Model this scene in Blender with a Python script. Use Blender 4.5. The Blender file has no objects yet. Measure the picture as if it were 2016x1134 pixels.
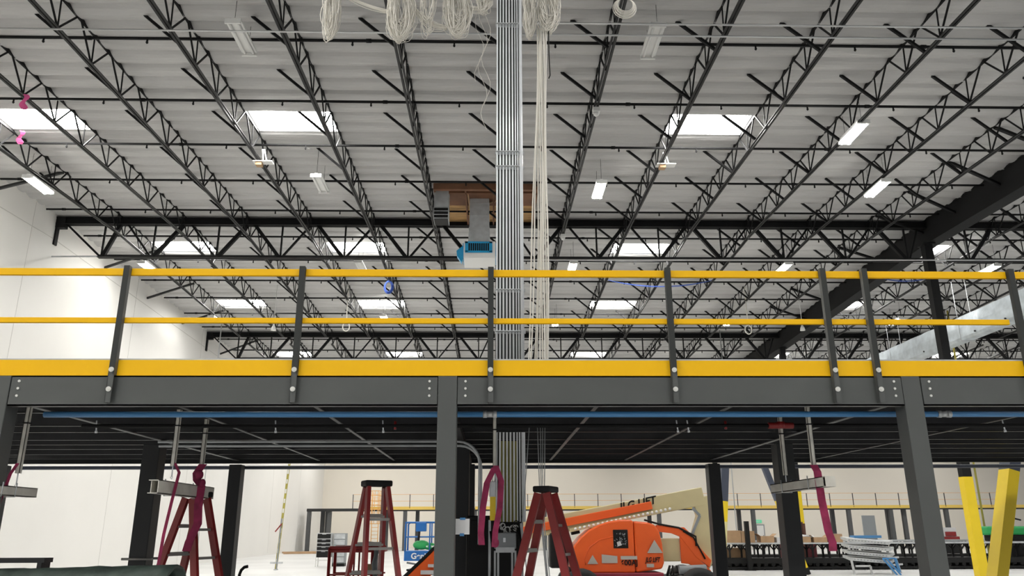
import bpy, math, random
from mathutils import Vector, Matrix
random.seed(7)
S = bpy.context.scene
COL = S.collection
R = math.radians

# ---------------------------------------------------------------- camera
def setup_camera():
    p, y, r = R(17.024), R(1.430), R(-0.224)
    fwd = Vector((math.sin(y)*math.cos(p), math.cos(y)*math.cos(p), math.sin(p)))
    right = Vector((math.cos(y), -math.sin(y), 0)); up = right.cross(fwd)
    r2 = right*math.cos(r)+up*math.sin(r); u2 = up*math.cos(r)-right*math.sin(r)
    cam = bpy.data.cameras.new('camera'); o = bpy.data.objects.new('camera', cam); COL.objects.link(o)
    m = Matrix.Identity(4)
    for i, v in enumerate((r2, u2, -fwd)):
        for k in range(3): m[k][i] = v[k]
    m.translation = (0, 0, 1.85)
    o.matrix_world = m
    cam.sensor_fit = 'HORIZONTAL'; cam.sensor_width = 36; cam.lens = 1540/2016*36
    cam.clip_end = 300; cam.clip_start = .05
    S.camera = o
setup_camera()

# ---------------------------------------------------------------- world and exposure
W = bpy.data.worlds.new('world'); S.world = W; W.use_nodes = True
W.node_tree.nodes['Background'].inputs[0].default_value = (0.93, 0.96, 1.0, 1)
W.node_tree.nodes['Background'].inputs[1].default_value = 0.42
S.view_settings.view_transform = 'Standard'; S.view_settings.look = 'None'
S.view_settings.exposure = 0.0; S.view_settings.gamma = 1.0
S.view_settings.use_curve_mapping = False
SKY_STRENGTH = 62.0
LAMP_STRENGTH = 45.0

# ---------------------------------------------------------------- materials
MATS = {}
def mat(name, col, rough=.6, metal=0., var=.0, scale=3., bump=0., emit=0., spec=.5, stretch=None):
    if name in MATS: return MATS[name]
    m = bpy.data.materials.new(name); m.use_nodes = True; MATS[name] = m
    nt = m.node_tree; b = nt.nodes['Principled BSDF']
    b.inputs['Base Color'].default_value = (*col, 1); b.inputs['Roughness'].default_value = rough
    b.inputs['Metallic'].default_value = metal; b.inputs['Specular IOR Level'].default_value = spec
    if emit:
        b.inputs['Emission Color'].default_value = (*col, 1); b.inputs['Emission Strength'].default_value = emit
    if var or bump:
        tc = nt.nodes.new('ShaderNodeTexCoord'); n = nt.nodes.new('ShaderNodeTexNoise')
        n.inputs['Scale'].default_value = scale; n.inputs['Detail'].default_value = 5
        src = tc.outputs['Object']
        if stretch:
            mp = nt.nodes.new('ShaderNodeMapping'); mp.inputs['Scale'].default_value = stretch
            nt.links.new(src, mp.inputs[0]); src = mp.outputs[0]
        nt.links.new(src, n.inputs['Vector'])
        if var:
            cr = nt.nodes.new('ShaderNodeValToRGB')
            cr.color_ramp.elements[0].position = .3; cr.color_ramp.elements[1].position = .7
            cr.color_ramp.elements[0].color = (*[c*(1-var) for c in col], 1)
            cr.color_ramp.elements[1].color = (*[min(1, c*(1+var)) for c in col], 1)
            nt.links.new(n.outputs['Fac'], cr.inputs[0]); nt.links.new(cr.outputs[0], b.inputs['Base Color'])
        if bump:
            bp = nt.nodes.new('ShaderNodeBump'); bp.inputs['Strength'].default_value = bump; bp.inputs['Distance'].default_value = .05
            nt.links.new(n.outputs['Fac'], bp.inputs['Height']); nt.links.new(bp.outputs[0], b.inputs['Normal'])
    return m
M_STEEL = mat('black_steel', (.006, .006, .0065), .65, 0, .25, 2, spec=.22)
M_CHORD = mat('black_chord_steel', (.010, .010, .0105), .5, 0, .3, 3, spec=.3)
M_BEAM = mat('big_beam_steel', (.010, .010, .0105), .7, 0, .15, .6, spec=.2)
M_GREY = mat('grey_painted_steel', (.075, .080, .077), .45, 0, .07, 1.5)
M_GREYD = mat('dark_painted_steel', (.030, .031, .032), .5, 0, .12, 1.5, spec=.3)
M_UNDER = mat('deck_underside', (.005, .005, .006), .55, 0, .3, 2, spec=.25)
M_STRAP_LIT = mat('underside_strap', (.055, .055, .055), .5, 0, .15, 2)  # lighter grey carries the light falling on the straps from below
M_YEL = mat('safety_yellow', (.90, .50, .0), .5, 0, .02, 1, spec=.3)
M_YEL2 = mat('bright_yellow', (.80, .58, .01), .45, 0, .05, 1)
M_YELPALE = mat('pale_yellow', (.68, .62, .30), .5, 0, .05, 1)
M_BLUEGREY = mat('blue_grey_steel', (.045, .055, .085), .5)
M_WALL = mat('painted_wall', (.80, .785, .75), .7, 0, .03, .25)
M_WALLB = mat('painted_back_wall', (.80, .75, .66), .75, 0, .03, .15)
M_FLOOR = mat('sealed_concrete', (.62, .62, .61), .4, 0, .10, .35)
M_SEAM = mat('wall_seam', (.60, .585, .55), .9)
M_GALV = mat('galvanised', (.88, .91, .95), .25, .12, .03, 6)
M_GALVD = mat('galvanised_dull', (.50, .52, .53), .45, .3, .15, 4)
M_DUCT = mat('duct_foil', (.50, .55, .58), .38, .55, .18, 2.2, .5)
M_EMT = mat('emt_conduit', (.55, .56, .56), .35, .7)
M_BOLT = mat('bolt_zinc', (.72, .72, .68), .4, .3)
M_ROPE = mat('white_cable', (.84, .81, .74), .7)
M_SKY = mat('skylight_glow', (1, .985, .95), .5, emit=SKY_STRENGTH)
M_LAMP = mat('lamp_glow', (1, .98, .90), .5, emit=LAMP_STRENGTH)
M_WHITE = mat('white_enamel', (.75, .75, .73), .45)
M_CURB = mat('skylight_curb', (.72, .71, .70), .6)
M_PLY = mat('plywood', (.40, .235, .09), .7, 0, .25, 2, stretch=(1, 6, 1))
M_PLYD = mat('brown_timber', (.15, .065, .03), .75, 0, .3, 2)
M_BLUE = mat('blue_film', (.02, .33, .62), .3)
M_PIPEBLUE = mat('blue_pipe', (.06, .22, .46), .35)
M_RED = mat('red_fibreglass', (.23, .012, .012), .45, 0, .12, 4)
M_BLACK = mat('black_plastic', (.010, .010, .010), .55, spec=.22)
M_RUNG = mat('rung_aluminium', (.32, .31, .29), .45, .4)
M_MAG = mat('magenta_sling', (.26, .018, .07), .8, 0, .25, 12)
M_PINK = mat('pink_ribbon', (.85, .12, .35), .6)
M_ORANGE = mat('orange_paint', (.80, .115, .015), .35, 0, .05, 2)
M_CREAM = mat('cream_paint', (.58, .50, .28), .45, 0, .06, 2)
M_TYRE = mat('tyre_rubber', (.02, .02, .02), .8)
M_MAROON = mat('maroon_paint', (.22, .012, .03), .5)
M_GBLUE = mat('lift_blue', (.012, .13, .42), .4)
M_GREEN = mat('green_plastic', (.02, .35, .09), .5)
M_OLIVE = mat('olive_yellow', (.38, .33, .06), .5)
M_CARD = mat('cardboard', (.42, .27, .15), .8, 0, .12, 3)
M_BROWN = mat('brown_board', (.12, .05, .035), .7)
M_SCREEN = mat('grey_panel', (.25, .27, .28), .5)
M_TARP = mat('green_wrap', (.035, .055, .045), .5, 0, .5, 6, .4)
M_PAPER = mat('paper', (.62, .62, .62), .7)
M_EXIT = mat('exit_green', (.08, .5, .28), .5, emit=.5)
M_TRAP = mat('strut_primer', (.60, .58, .52), .6, 0, .15, 5)
M_STAIR = mat('pale_steel', (.55, .56, .56), .5, .3, .1, 3)
M_ROPEB = mat('blue_cord', (.03, .08, .35), .6)
M_AMBER = mat('amber_cage', (.78, .42, .12), .55)

# insulation: white foil facing with soft wrinkles across the purlins
def insul():
    m = bpy.data.materials.new('roof_insulation'); m.use_nodes = True
    nt = m.node_tree; b = nt.nodes['Principled BSDF']
    b.inputs['Base Color'].default_value = (.46, .455, .447, 1); b.inputs['Roughness'].default_value = .36
    tc = nt.nodes.new('ShaderNodeTexCoord'); mp = nt.nodes.new('ShaderNodeMapping'); mp.inputs['Scale'].default_value = (.35, 1.6, 1)
    n = nt.nodes.new('ShaderNodeTexNoise'); n.inputs['Scale'].default_value = 1.0; n.inputs['Detail'].default_value = 6
    bp = nt.nodes.new('ShaderNodeBump'); bp.inputs['Strength'].default_value = .7; bp.inputs['Distance'].default_value = .16
    nt.links.new(tc.outputs['Object'], mp.inputs[0]); nt.links.new(mp.outputs[0], n.inputs['Vector'])
    nt.links.new(n.outputs['Fac'], bp.inputs['Height']); nt.links.new(bp.outputs[0], b.inputs['Normal'])
    return m
M_INS = insul()

# ---------------------------------------------------------------- mesh helpers
class MB:
    def __init__(s): s.v = []; s.f = []; s.sm = []
    def add(s, vs, fs, smooth=False):
        n = len(s.v); s.v += [tuple(v) for v in vs]; s.f += [tuple(i+n for i in f) for f in fs]; s.sm += [smooth]*len(fs); return s
    def box(s, x0, x1, y0, y1, z0, z1):
        vs = [(x, y, z) for z in (z0, z1) for y in (y0, y1) for x in (x0, x1)]
        return s.add(vs, [(0, 2, 3, 1), (4, 5, 7, 6), (0, 1, 5, 4), (2, 6, 7, 3), (0, 4, 6, 2), (1, 3, 7, 5)])
    def bar(s, a, b, w, h, side=None):
        a = Vector(a); b = Vector(b); d = (b-a).normalized()
        ref = Vector(side) if side else (Vector((0, 0, 1)) if abs(d.z) < .9 else Vector((0, 1, 0)))
        u = d.cross(ref).normalized(); v = u.cross(d).normalized()
        vs = [p+u*(i*w/2)+v*(j*h/2) for p in (a, b) for i, j in ((-1, -1), (1, -1), (1, 1), (-1, 1))]
        return s.add(vs, [(0, 1, 2, 3), (7, 6, 5, 4), (0, 4, 5, 1), (1, 5, 6, 2), (2, 6, 7, 3), (3, 7, 4, 0)])
    def tube(s, pts, r, n=8, cap=True):
        pts = [Vector(p) for p in pts]; rings = []
        rr = r if isinstance(r, (list, tuple)) else [r]*len(pts)
        prev = None
        for i, p in enumerate(pts):
            d = (pts[min(i+1, len(pts)-1)]-pts[max(i-1, 0)])
            d = d.normalized() if d.length > 1e-9 else Vector((0, 0, 1))
            if prev is None:
                ref = Vector((0, 0, 1)) if abs(d.z) < .9 else Vector((1, 0, 0)); u = d.cross(ref).normalized()
            else:
                u = (prev-d*prev.dot(d)); u = u.normalized() if u.length > 1e-6 else d.orthogonal().normalized()
            prev = u; v = d.cross(u)
            rings.append([p+(u*math.cos(2*math.pi*k/n)+v*math.sin(2*math.pi*k/n))*rr[i] for k in range(n)])
        vs = [q for g in rings for q in g]; fs = []
        for i in range(len(pts)-1):
            for k in range(n): fs.append((i*n+k, i*n+(k+1) % n, (i+1)*n+(k+1) % n, (i+1)*n+k))
        s.add(vs, fs, n > 4)
        if cap and len(pts) > 1:
            b0 = len(s.v)-len(vs)
            s.f += [tuple(b0+k for k in range(n))[::-1], tuple(b0+(len(pts)-1)*n+k for k in range(n))]; s.sm += [False, False]
        return s
    def prism(s, poly, y0, y1):          # poly in XZ extruded along Y
        n = len(poly)
        vs = [(x, y0, z) for x, z in poly]+[(x, y1, z) for x, z in poly]
        fs = [tuple(range(n)), tuple(range(2*n-1, n-1, -1))]+[(i, i+n, (i+1) % n+n, (i+1) % n) for i in range(n)]
        return s.add(vs, fs)
    def sphere(s, c, r, n=10, m=6, sc=(1, 1, 1)):
        vs = []; fs = []
        for i in range(m+1):
            t = math.pi*i/m
            for k in range(n):
                a = 2*math.pi*k/n; vs.append((c[0]+r*sc[0]*math.sin(t)*math.cos(a), c[1]+r*sc[1]*math.sin(t)*math.sin(a), c[2]+r*sc[2]*math.cos(t)))
        for i in range(m):
            for k in range(n): fs.append((i*n+k, (i+1)*n+k, (i+1)*n+(k+1) % n, i*n+(k+1) % n))
        return s.add(vs, fs, True)
    def mesh(s, name, m):
        me = bpy.data.meshes.new(name); me.from_pydata(s.v, [], s.f); me.materials.append(m)
        me.polygons.foreach_set('use_smooth', s.sm); me.update(); return me
    def build(s, name, m, parent=None, bevel=0, off=None):
        me = s.mesh(name, m); return link(name, me, parent, bevel, off)
def link(name, me, parent=None, bevel=0, off=None):
    o = bpy.data.objects.new(name, me); COL.objects.link(o)
    if parent is not None: o.parent = parent
    if off: o.location = off
    if bevel:
        b = o.modifiers.new('bevel', 'BEVEL'); b.width = bevel; b.segments = 2; b.limit_method = 'ANGLE'
    return o
def tag(o, label, cat, group=None, kind=None):
    o['label'] = label; o['category'] = cat
    if group: o['group'] = group
    if kind: o['kind'] = kind
    return o
def thing(name, label, cat, loc=(0, 0, 0), rz=0, group=None):
    o = bpy.data.objects.new(name, None); COL.objects.link(o); o.empty_display_size = .1
    o.location = loc; o.rotation_euler = (0, 0, rz); return tag(o, label, cat, group)
def struct(o): o['kind'] = 'structure'; return o
def dup(o, parent=None):
    c = o.copy(); COL.objects.link(c)
    c.parent = parent
    for ch in list(o.children): dup(ch, c)
    return c
ORD = ['first', 'second', 'third', 'fourth', 'fifth', 'sixth', 'seventh', 'eighth', 'ninth', 'tenth', 'eleventh', 'twelfth', 'thirteenth',
       'fourteenth', 'fifteenth', 'sixteenth', 'seventeenth', 'eighteenth', 'nineteenth', 'twentieth', 'twenty-first', 'twenty-second', 'twenty-third', 'twenty-fourth', 'twenty-fifth', 'twenty-sixth']
def text(name, body, size, loc, m, parent, rot=(90, 0, 0), shear=0., ext=.004, bold=0.):
    c = bpy.data.curves.new(name, 'FONT'); c.body = body; c.size = size; c.extrude = ext; c.shear = shear; c.offset = bold
    c.materials.append(m); o = bpy.data.objects.new(name, c); COL.objects.link(o)
    me = bpy.data.meshes.new_from_object(o.evaluated_get(bpy.context.evaluated_depsgraph_get()))
    bpy.data.objects.remove(o); me.materials.clear(); me.materials.append(m)
    o = bpy.data.objects.new(name, me); COL.objects.link(o)
    o.location = loc; o.rotation_euler = tuple(R(a) for a in rot); o.parent = parent; return o

# ---------------------------------------------------------------- building
def roofz(y): return 13.30+(.03*(y-28) if y < 28 else -.027*(y-28))
XJ = [-14.11+2.39*i for i in range(26)]
WX = -16.5; XR = 60.; YB = 79.; YF = -16.
PURL = .61; Y0P = 19.70
SKY_ROWS = [19.70-PURL*54, 19.70-PURL*36, 19.70-PURL*18, 19.70, 19.70+PURL*18, 19.70+PURL*31, 19.70+PURL*49, 19.70+PURL*67, 19.70+PURL*85]  # first three rows are out of view, added for their light
SKY_COLS = [0, 3, 8, 13, 18, 23]
def build_shell():
    struct(MB().box(WX-.3, XR, YF, YB+.3, -.2, 0).build('floor', M_FLOOR))
    # roof insulation, sagging between purlins, open at the skylights
    xs = [WX]+XJ+[XR]; sub = 6
    k0 = int(math.floor((YF-Y0P)/PURL)); k1 = int(math.ceil((YB-Y0P)/PURL))
    holes = set()
    for r in SKY_ROWS:
        kk = round((r-Y0P)/PURL)
        for c in SKY_COLS: holes.add((c+1, kk)); holes.add((c+1, kk+1))
    mb = MB(); fx = []
    for i in range(len(xs)-1):
        n = 3 if xs[i+1] < 20 else 2
        for j in range(n): fx.append((xs[i]+(xs[i+1]-xs[i])*j/n, i))
    fx.append((XR, len(xs)-1))
    rnd = random.Random(3)
    idx = {}
    def vid(a, k):
        if (a, k) not in idx:
            y = Y0P+k*PURL/sub; ph = (k % sub)/sub
            z = roofz(y)-.095*math.sin(math.pi*ph)**.75*(1 if ph else 0)-.010*rnd.random()
            idx[(a, k)] = len(mb.v); mb.v.append((fx[a][0], y, z))
        return idx[(a, k)]
    for a in range(len(fx)-1):
        for k in range(k0*sub, k1*sub):
            if (fx[a][1], k//sub) in holes: continue
            mb.f.append((vid(a, k), vid(a, k+1), vid(a+1, k+1), vid(a+1, k))); mb.sm.append(False)
    struct(mb.build('ceiling', M_INS))
    # roof slab over the insulation
    # left wall: top follows the roof; seam and joints
    wl = MB()
    poly = [(YF, 0), (YB, 0), (YB, roofz(YB)+.1), (28, 13.4), (YF, roofz(YF)+.1)]
    vs = [(WX, y, z) for y, z in poly]+[(WX-.3, y, z) for y, z in poly]
    n = 5; wl.add(vs, [tuple(range(n)), tuple(range(2*n-1, n-1, -1))]+[(i, i+n, (i+1) % n+n, (i+1) % n) for i in range(n)])
    struct(wl.build('wall_left', M_WALL))
    sm = MB()
    for a, b in (((5, 11.57), (28, 12.27)), ((28, 12.27), (78.9, 10.75))):
        sm.bar((WX+.002, a[0], a[1]), (WX+.002, b[0], b[1]), .012, .028)
    for y in (9.3, 17.9, 26.5, 35.1, 43.7, 52.3, 60.9, 69.5): sm.box(WX-.002, WX+.006, y-.01, y+.01, .02, roofz(y)-.1)
    struct(sm.build('trim_1', M_SEAM))
    struct(MB().box(WX, XR, YB, YB+.3, 0, 12.4).build('wall_back', M_WALLB))
build_shell()

def skylights():
    names = {3: 'near', 4: 'second', 5: 'third', 6: 'fourth', 7: 'fifth', 8: 'sixth', 2: 'unseen overhead', 1: 'rear', 0: 'unseen rearmost'}
    proto = {}
    for ri, r in enumerate(SKY_ROWS):
        for ci, c in enumerate(SKY_COLS):
            x0, x1 = XJ[c], XJ[c+1]; y0, y1 = r, r+2*PURL; z = roofz((y0+y1)/2)
            # keep only skylights over the built part
            if y0 > YB-2: continue
            t = bpy.data.objects.new('window_%d' % (ri*6+ci+1), None); COL.objects.link(t); t.location = ((x0+x1)/2, (y0+y1)/2, z); struct(t)
            t['label'] = 'bright white rooflight, %s from the left wall in the %s row' % (ORD[ci], names[ri])
            if not proto:
                w, l, h = 2.39/2, PURL, .22
                f = MB()
                f.box(-w, -w+.04, -l, l, 0, h).box(w-.04, w, -l, l, 0, h).box(-w, w, -l, -l+.04, 0, h).box(-w, w, l-.04, l, 0, h)
                proto['c'] = f.mesh('curb', M_CURB)
                d = MB(); n = 8; vs = []; fs = []
                for i in range(n+1):
                    for j in range(n+1):
                        a, b = -1+2*i/n, -1+2*j/n
                        vs.append((a*(w-.03), b*(l-.03), h-.05+.12*(1-a*a)*(1-b*b)))
                for i in range(n):
                    for j in range(n): fs.append((i*(n+1)+j, i*(n+1)+j+1, (i+1)*(n+1)+j+1, (i+1)*(n+1)+j))
                d.add(vs, fs, True); proto['d'] = d.mesh('dome', M_SKY)
            struct(link('curb', proto['c'], t)); struct(link('dome', proto['d'], t))
skylights()

# ---------------------------------------------------------------- roof joists
def joist_proto(L, nodes, braces, single=False, end=.25):
    """local frame: +Y along the joist, z=0 at roof; returns list of (name, mesh, loc)"""
    out = []
    d = .80
    tc = MB().box(-.024, -.005, .0, L, -.102, -.02).box(.005, .024, 0, L, -.102, -.02)
    out.append(('top_chord', tc.mesh('top_chord', M_STEEL), None))
    bc = MB()
    a, b = nodes[0]-.28, nodes[-1]+.28
    for sx in (-1, 1):
        bc.box(min(sx*.014, sx*.068), max(sx*.014, sx*.068), a, b, -d-.03, -d-.018)
        bc.box(min(sx*.014, sx*.024), max(sx*.014, sx*.024), a, b, -d-.03, -d+.035)
    out.append(('bottom_chord', bc.mesh('bottom_chord', M_CHORD), None))
    p = (nodes[-1]-nodes[0])/(len(nodes)-1)
    wl = MB().bar((0, 0, -d), (0, -.5*p+.06, -.06), .034, .034).mesh('web', M_STEEL)
    wv = MB().bar((0, 0, -d), (0, -.03, -.06), .026, .026).mesh('web', M_STEEL)
    wr = MB().bar((0, 0, -d), (0, .5*p-.06, -.06), .034, .034).mesh('web', M_STEEL)
    if single:
        w = MB()
        for y in nodes:
            w.bar((0, y, -d), (0, y-.5*p+.06, -.06), .034, .034); w.bar((0, y, -d), (0, y, -.06), .026, .026); w.bar((0, y, -d), (0, y+.5*p-.06, -.06), .034, .034)
        out.append(('web', w.mesh('web', M_STEEL), None))
    else:
        for y in nodes:
            for m in (wl, wv, wr): out.append(('web', m, (0, y, 0)))
    if braces:
        br = MB().bar((-.93, 0, -.03), (-.03, 0, -d), .062, .062).mesh('kicker_brace', M_STEEL)
        if single:
            bb = MB()
            for y in braces: bb.bar((-.93, y, -.03), (-.03, y, -d), .062, .062)
            out.append(('kicker_brace', bb.mesh('kicker_brace', M_STEEL), None))
        else:
            for y in braces: out.append(('kicker_brace', br, (0, y, 0)))
    return out
def joists():
    s1 = math.atan(.03); s2 = -math.atan(.027)
    bays = [
        (11.6, 16.4, [27.7-1.46*k-11.6 for k in range(10, -1, -1)], [13.0-11.6, 15.13-11.6, 17.40-11.6, 19.62-11.6, 21.88-11.6, 24.05-11.6, 26.25-11.6], 15, 'near roof bay', False),
        (28.0, 16.4, [.35+1.437*k for k in range(12)][:11], [.9+2.24*k for k in range(7)], 21, 'middle roof bay', False),
        (44.4, 16.4, [.35+1.437*k for k in range(11)], [], 25, 'far roof bay', True)]
    for (y0, L, nodes, br, n, where, single) in bays:
        parts = joist_proto(L, nodes, br, single)
        k = 0
        for i in range(n):
            if i == 13: continue
            k += 1
            side = '%s from the left wall' % ORD[i] if i < 13 else '%s right of the deep beam' % ORD[i-14]
            t = thing('roof_joist', 'black open-web joist in the %s, %s' % (where, side), 'roof joist', (XJ[i], y0, roofz(y0)), 0, 'open-web joists under the white roof')
            t.rotation_euler = (s1 if y0 < 28 else s2, 0, 0)
            for nm, me, off in parts:
                if nm == 'kicker_brace' and off:
                    # no kicker where a rooflight leaves nothing to fix it to
                    yy = y0+off[1]
                    if i-1 in SKY_COLS and any(r-.05 < yy < r+1.27 for r in SKY_ROWS): continue
                link(nm, me, t, 0, off)
joists()

# ---------------------------------------------------------------- joist girders
def girder(xa, xb, y, tops, label, grp='truss girders across the hall'):
    z = roofz(y)
    zt, zb = z-.30, z-1.69          # chord centres
    t = thing('truss_girder', label, 'truss girder', ((xa+xb)/2, y, zb), 0, grp)
    ox, oz = (xa+xb)/2, zb
    L = xa-ox; Rr = xb-ox
    g = MB()
    for sy in (-1, 1):
        a = .02*sy; b = .15*sy
        g.box(L, Rr, min(a, b), max(a, b), zt-oz+.115, zt-oz+.14); g.box(L, Rr, min(a, a+.02*sy), max(a, a+.02*sy), zt-oz-.14, zt-oz+.14)
    g.box(L, Rr, -.14, .14, zt-oz-.13, zt-oz-.11)
    g.build('top_chord', M_STEEL, t)
    g = MB(); 
    e0 = tops[0]-ox-.68 if xa < -10 else L+.35
    for sy in (-1, 1):
        a = .02*sy; b = .11*sy
        g.box(e0-.12, Rr-.3, min(a, b), max(a, b), -.06, -.04); g.box(e0-.12, Rr-.3, min(a, a+.02*sy), max(a, a+.02*sy), -.06, .06)
    g.build('bottom_chord', M_CHORD, t)
    bots = [tops[0]-.68-(.5 if xa > -10 else 0)]+[(tops[i]+tops[i+1])/2 for i in range(len(tops)-1)]
    if tops[-1]+1.2 < xb-.3: bots.append(tops[-1]+1.2)
    mid = (xa+xb)/2
    for b in bots:
        MB().bar((b-ox, 0, 0), (b-ox, 0, zt-oz), .06, .06).build('web', M_STEEL, t)
        l = max([q for q in tops if q < b] or [xa+.2]); r_ = min([q for q in tops if q > b] or [xb-.2])
        tl, tr = (.07, .13) if b < mid else (.13, .07)
        MB().bar((b-.06-ox, 0, 0), (l+.1-ox, 0, zt-oz-.05), tl, tl).build('web', M_STEEL, t)
        MB().bar((b+.06-ox, 0, 0), (r_-.1-ox, 0, zt-oz-.05), tr, tr).build('web', M_STEEL, t)
    if xa < -10:
        MB().box(L-.05, L+.35, -.12, .12, zt-oz-.28, zt-oz+.14).box(L-.1, L+.06, -.1, .1, zt-oz-.95, zt-oz-.2).build('bearing_seat', M_STEEL, t)
        MB().bar((L-.02, 0, -.02), (e0, 0, 0), .05, .05).build('end_strut', M_GALVD, t)
    return t
def girders():
    T = lambda a, b: [XJ[i]+.12 for i in range(a, b)]
    for y, nm in ((28, 'first'), (44.4, 'second')):
        girder(WX, .1, y, T(0, 6), 'black truss girder, %s from the camera, left part ending on the white wall' % nm)
        girder(.36, 16.75, y, T(7, 13), 'black truss girder, %s from the camera, middle part behind the conduit riser' % nm)
        girder(17.2, 33.6, y, T(14, 20), 'black truss girder, %s from the camera, part right of the deep beam' % nm)
girders()

# deep beam running into the hall, and building columns
def deep_beam():
    t = thing('deep_beam', 'huge black deep beam running diagonally down the right side under the roof', 'beam', (17, 28, 12.2))
    for (ya, yb) in ((2, 28), (28, 78.8)):
        za, zb = roofz(ya)-12.2-.02, roofz(yb)-12.2-.02; D = .98
        w = .23
        m = MB()
        vs = []
        for y, z in ((ya-28, za), (yb-28, zb)):
            vs += [(-w, y, z), (-w, y, z-D), (w, y, z-D), (w, y, z)]
        m.add(vs, [(0, 1, 2, 3), (7, 6, 5, 4), (0, 4, 5, 1), (1, 5, 6, 2), (2, 6, 7, 3), (3, 7, 4, 0)])
        m.build('box_section', M_BEAM, t)
        f = MB(); 
        for zz in (-.06, -D+.0):
            f.bar((0, ya-28, za+zz), (0, yb-28, zb+zz), .56, .04)
        f.build('flange', M_BEAM, t)
deep_beam()
def kickers():
    k = 0
    for k, (y, yb) in enumerate(((20.1, 20.8), (22.5, 23.4), (25.0, 26.0), (27.4, 28.2), (30.8, 31.4), (36.3, 37.2), (39.3, 40.2))):
        tag(MB().bar((14.60, y, roofz(y)-.10), (16.8, yb, roofz(yb)-.52), .09, .09).build('knee_brace', M_STEEL), 'black slanting brace from a joist to the deep beam, %s from the camera' % ORD[k], 'brace', 'braces steadying the deep beam')
    for k, (y, zw) in enumerate(((24.3, 12.68), (31.9, 12.46), (36.2, 12.37), (40.6, 12.26), (46.8, 11.95))):
        tag(MB().bar((WX, y, zw), (-14.2, y-.4, roofz(y)-.08), .085, .085).build('wall_brace', M_GREYD), 'grey slanting strut from the left wall up to the roof, %s from the camera' % ORD[k], 'brace', 'struts tying the roof to the left wall')
kickers()
def bcolumn(x, y, w, ztop, label, base_yellow=0):
    t = thing('building_column', label, 'column', (x, y, 0), 0, 'black building columns')
    h = w/2
    MB().box(-h, h, -h, h, base_yellow, ztop).build('shaft', M_STEEL, t, .01)
    if base_yellow: MB().box(-h-.01, h+.01, -h-.01, h+.01, 0, base_yellow).build('guard_wrap', M_YEL2, t)
    MB().box(-h-.14, h+.14, -h-.14, h+.14, 0, .04).build('base_plate', M_STEEL, t)
    MB().box(-h-.08, h+.08, -h-.08, h+.08, ztop-.05, ztop).build('cap_plate', M_STEEL, t)
    return t
bcolumn(16.70, 28, .31, 12.25, 'steel column with yellow foot under the deep beam at the first truss girder', 3.5)
bcolumn(16.88, 44.4, .31, 11.8, 'steel column with yellow foot under the deep beam at the second truss girder', 3.7)
bcolumn(17.0, 60.8, .31, 11.4, 'black steel column under the deep beam at the third truss girder')
bcolumn(.23, 28, .3, 11.4, 'black column hidden behind the conduit riser at the first girder')
bcolumn(.23, 44.4, .3, 11.1, 'black column on the centre line at the second girder')
bcolumn(.235, 11.7, .36, 12.45, 'black column directly behind the galvanised conduit riser')

# ---------------------------------------------------------------- sprinkler pipes
def sprinklers():
    head = MB().tube([(0, 0, -.03), (0, 0, -.10)], .022, 6).tube([(0, 0, -.095), (0, 0, -.115), (0, 0, -.14)], [.03, .03, .012], 6).mesh('sprinkler_head', M_STEEL)
    ys = [13.1, 15.71, 18.58, 21.25, 23.95, 26.70, 29.41, 32.05, 34.75, 37.4, 40.05, 42.7, 45.35, 48.0, 50.7]
    for i, y in enumerate(ys):
        z = roofz(y)-.30
        t = thing('sprinkler_pipe', 'black sprinkler pipe running across under the roof, %s from the camera' % ORD[i], 'pipe', (0, y, z), 0, 'sprinkler pipes under the roof')
        MB().tube([(WX+.28, 0, 0), (16.6, 0, 0)], .037, 8).tube([(17.3, 0, 0), (48, 0, 0)], .037, 8).build('pipe', M_STEEL, t)
        c = MB()
        for x in (-15.6, -9.3, -2.9, 3.6, 10.1, 22, 30): c.tube([(x-.06, 0, 0), (x+.06, 0, 0)], .05, 8)
        c.build('coupling', M_STEEL, t)
        n = 0
        for k in range(24):
            x = -12.66+2.347*k
            if x > .72*y+1 or 16.5 < x < 17.4 or x < -.72*y: continue
            link('sprinkler_head', head, t, 0, (x, 0, 0))
sprinklers()

# thin electrical conduits across the near roof
for k, (y, z, x0, x1, lb) in enumerate(((14.49, 12.0, -12, 14, 'pale thin conduit crossing the whole top of the view just under the joists'), (14.08, 12.0, .45, 14, 'pale thin conduit crossing the top right, nearer and higher than its twin'))):
    tag(MB().tube([(x0, y, z), (x1, y, z+.004)], .022, 8).build('roof_conduit', M_EMT), lb, 'conduit', 'conduits crossing the top of the view')
tag(MB().tube([(.45, 27.6, 11.40), (30, 27.6, 11.52)], .03, 8).build('roof_conduit', M_EMT), 'pale conduit running right along the underside of the first truss girder', 'conduit', 'conduits crossing the top of the view')

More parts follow.
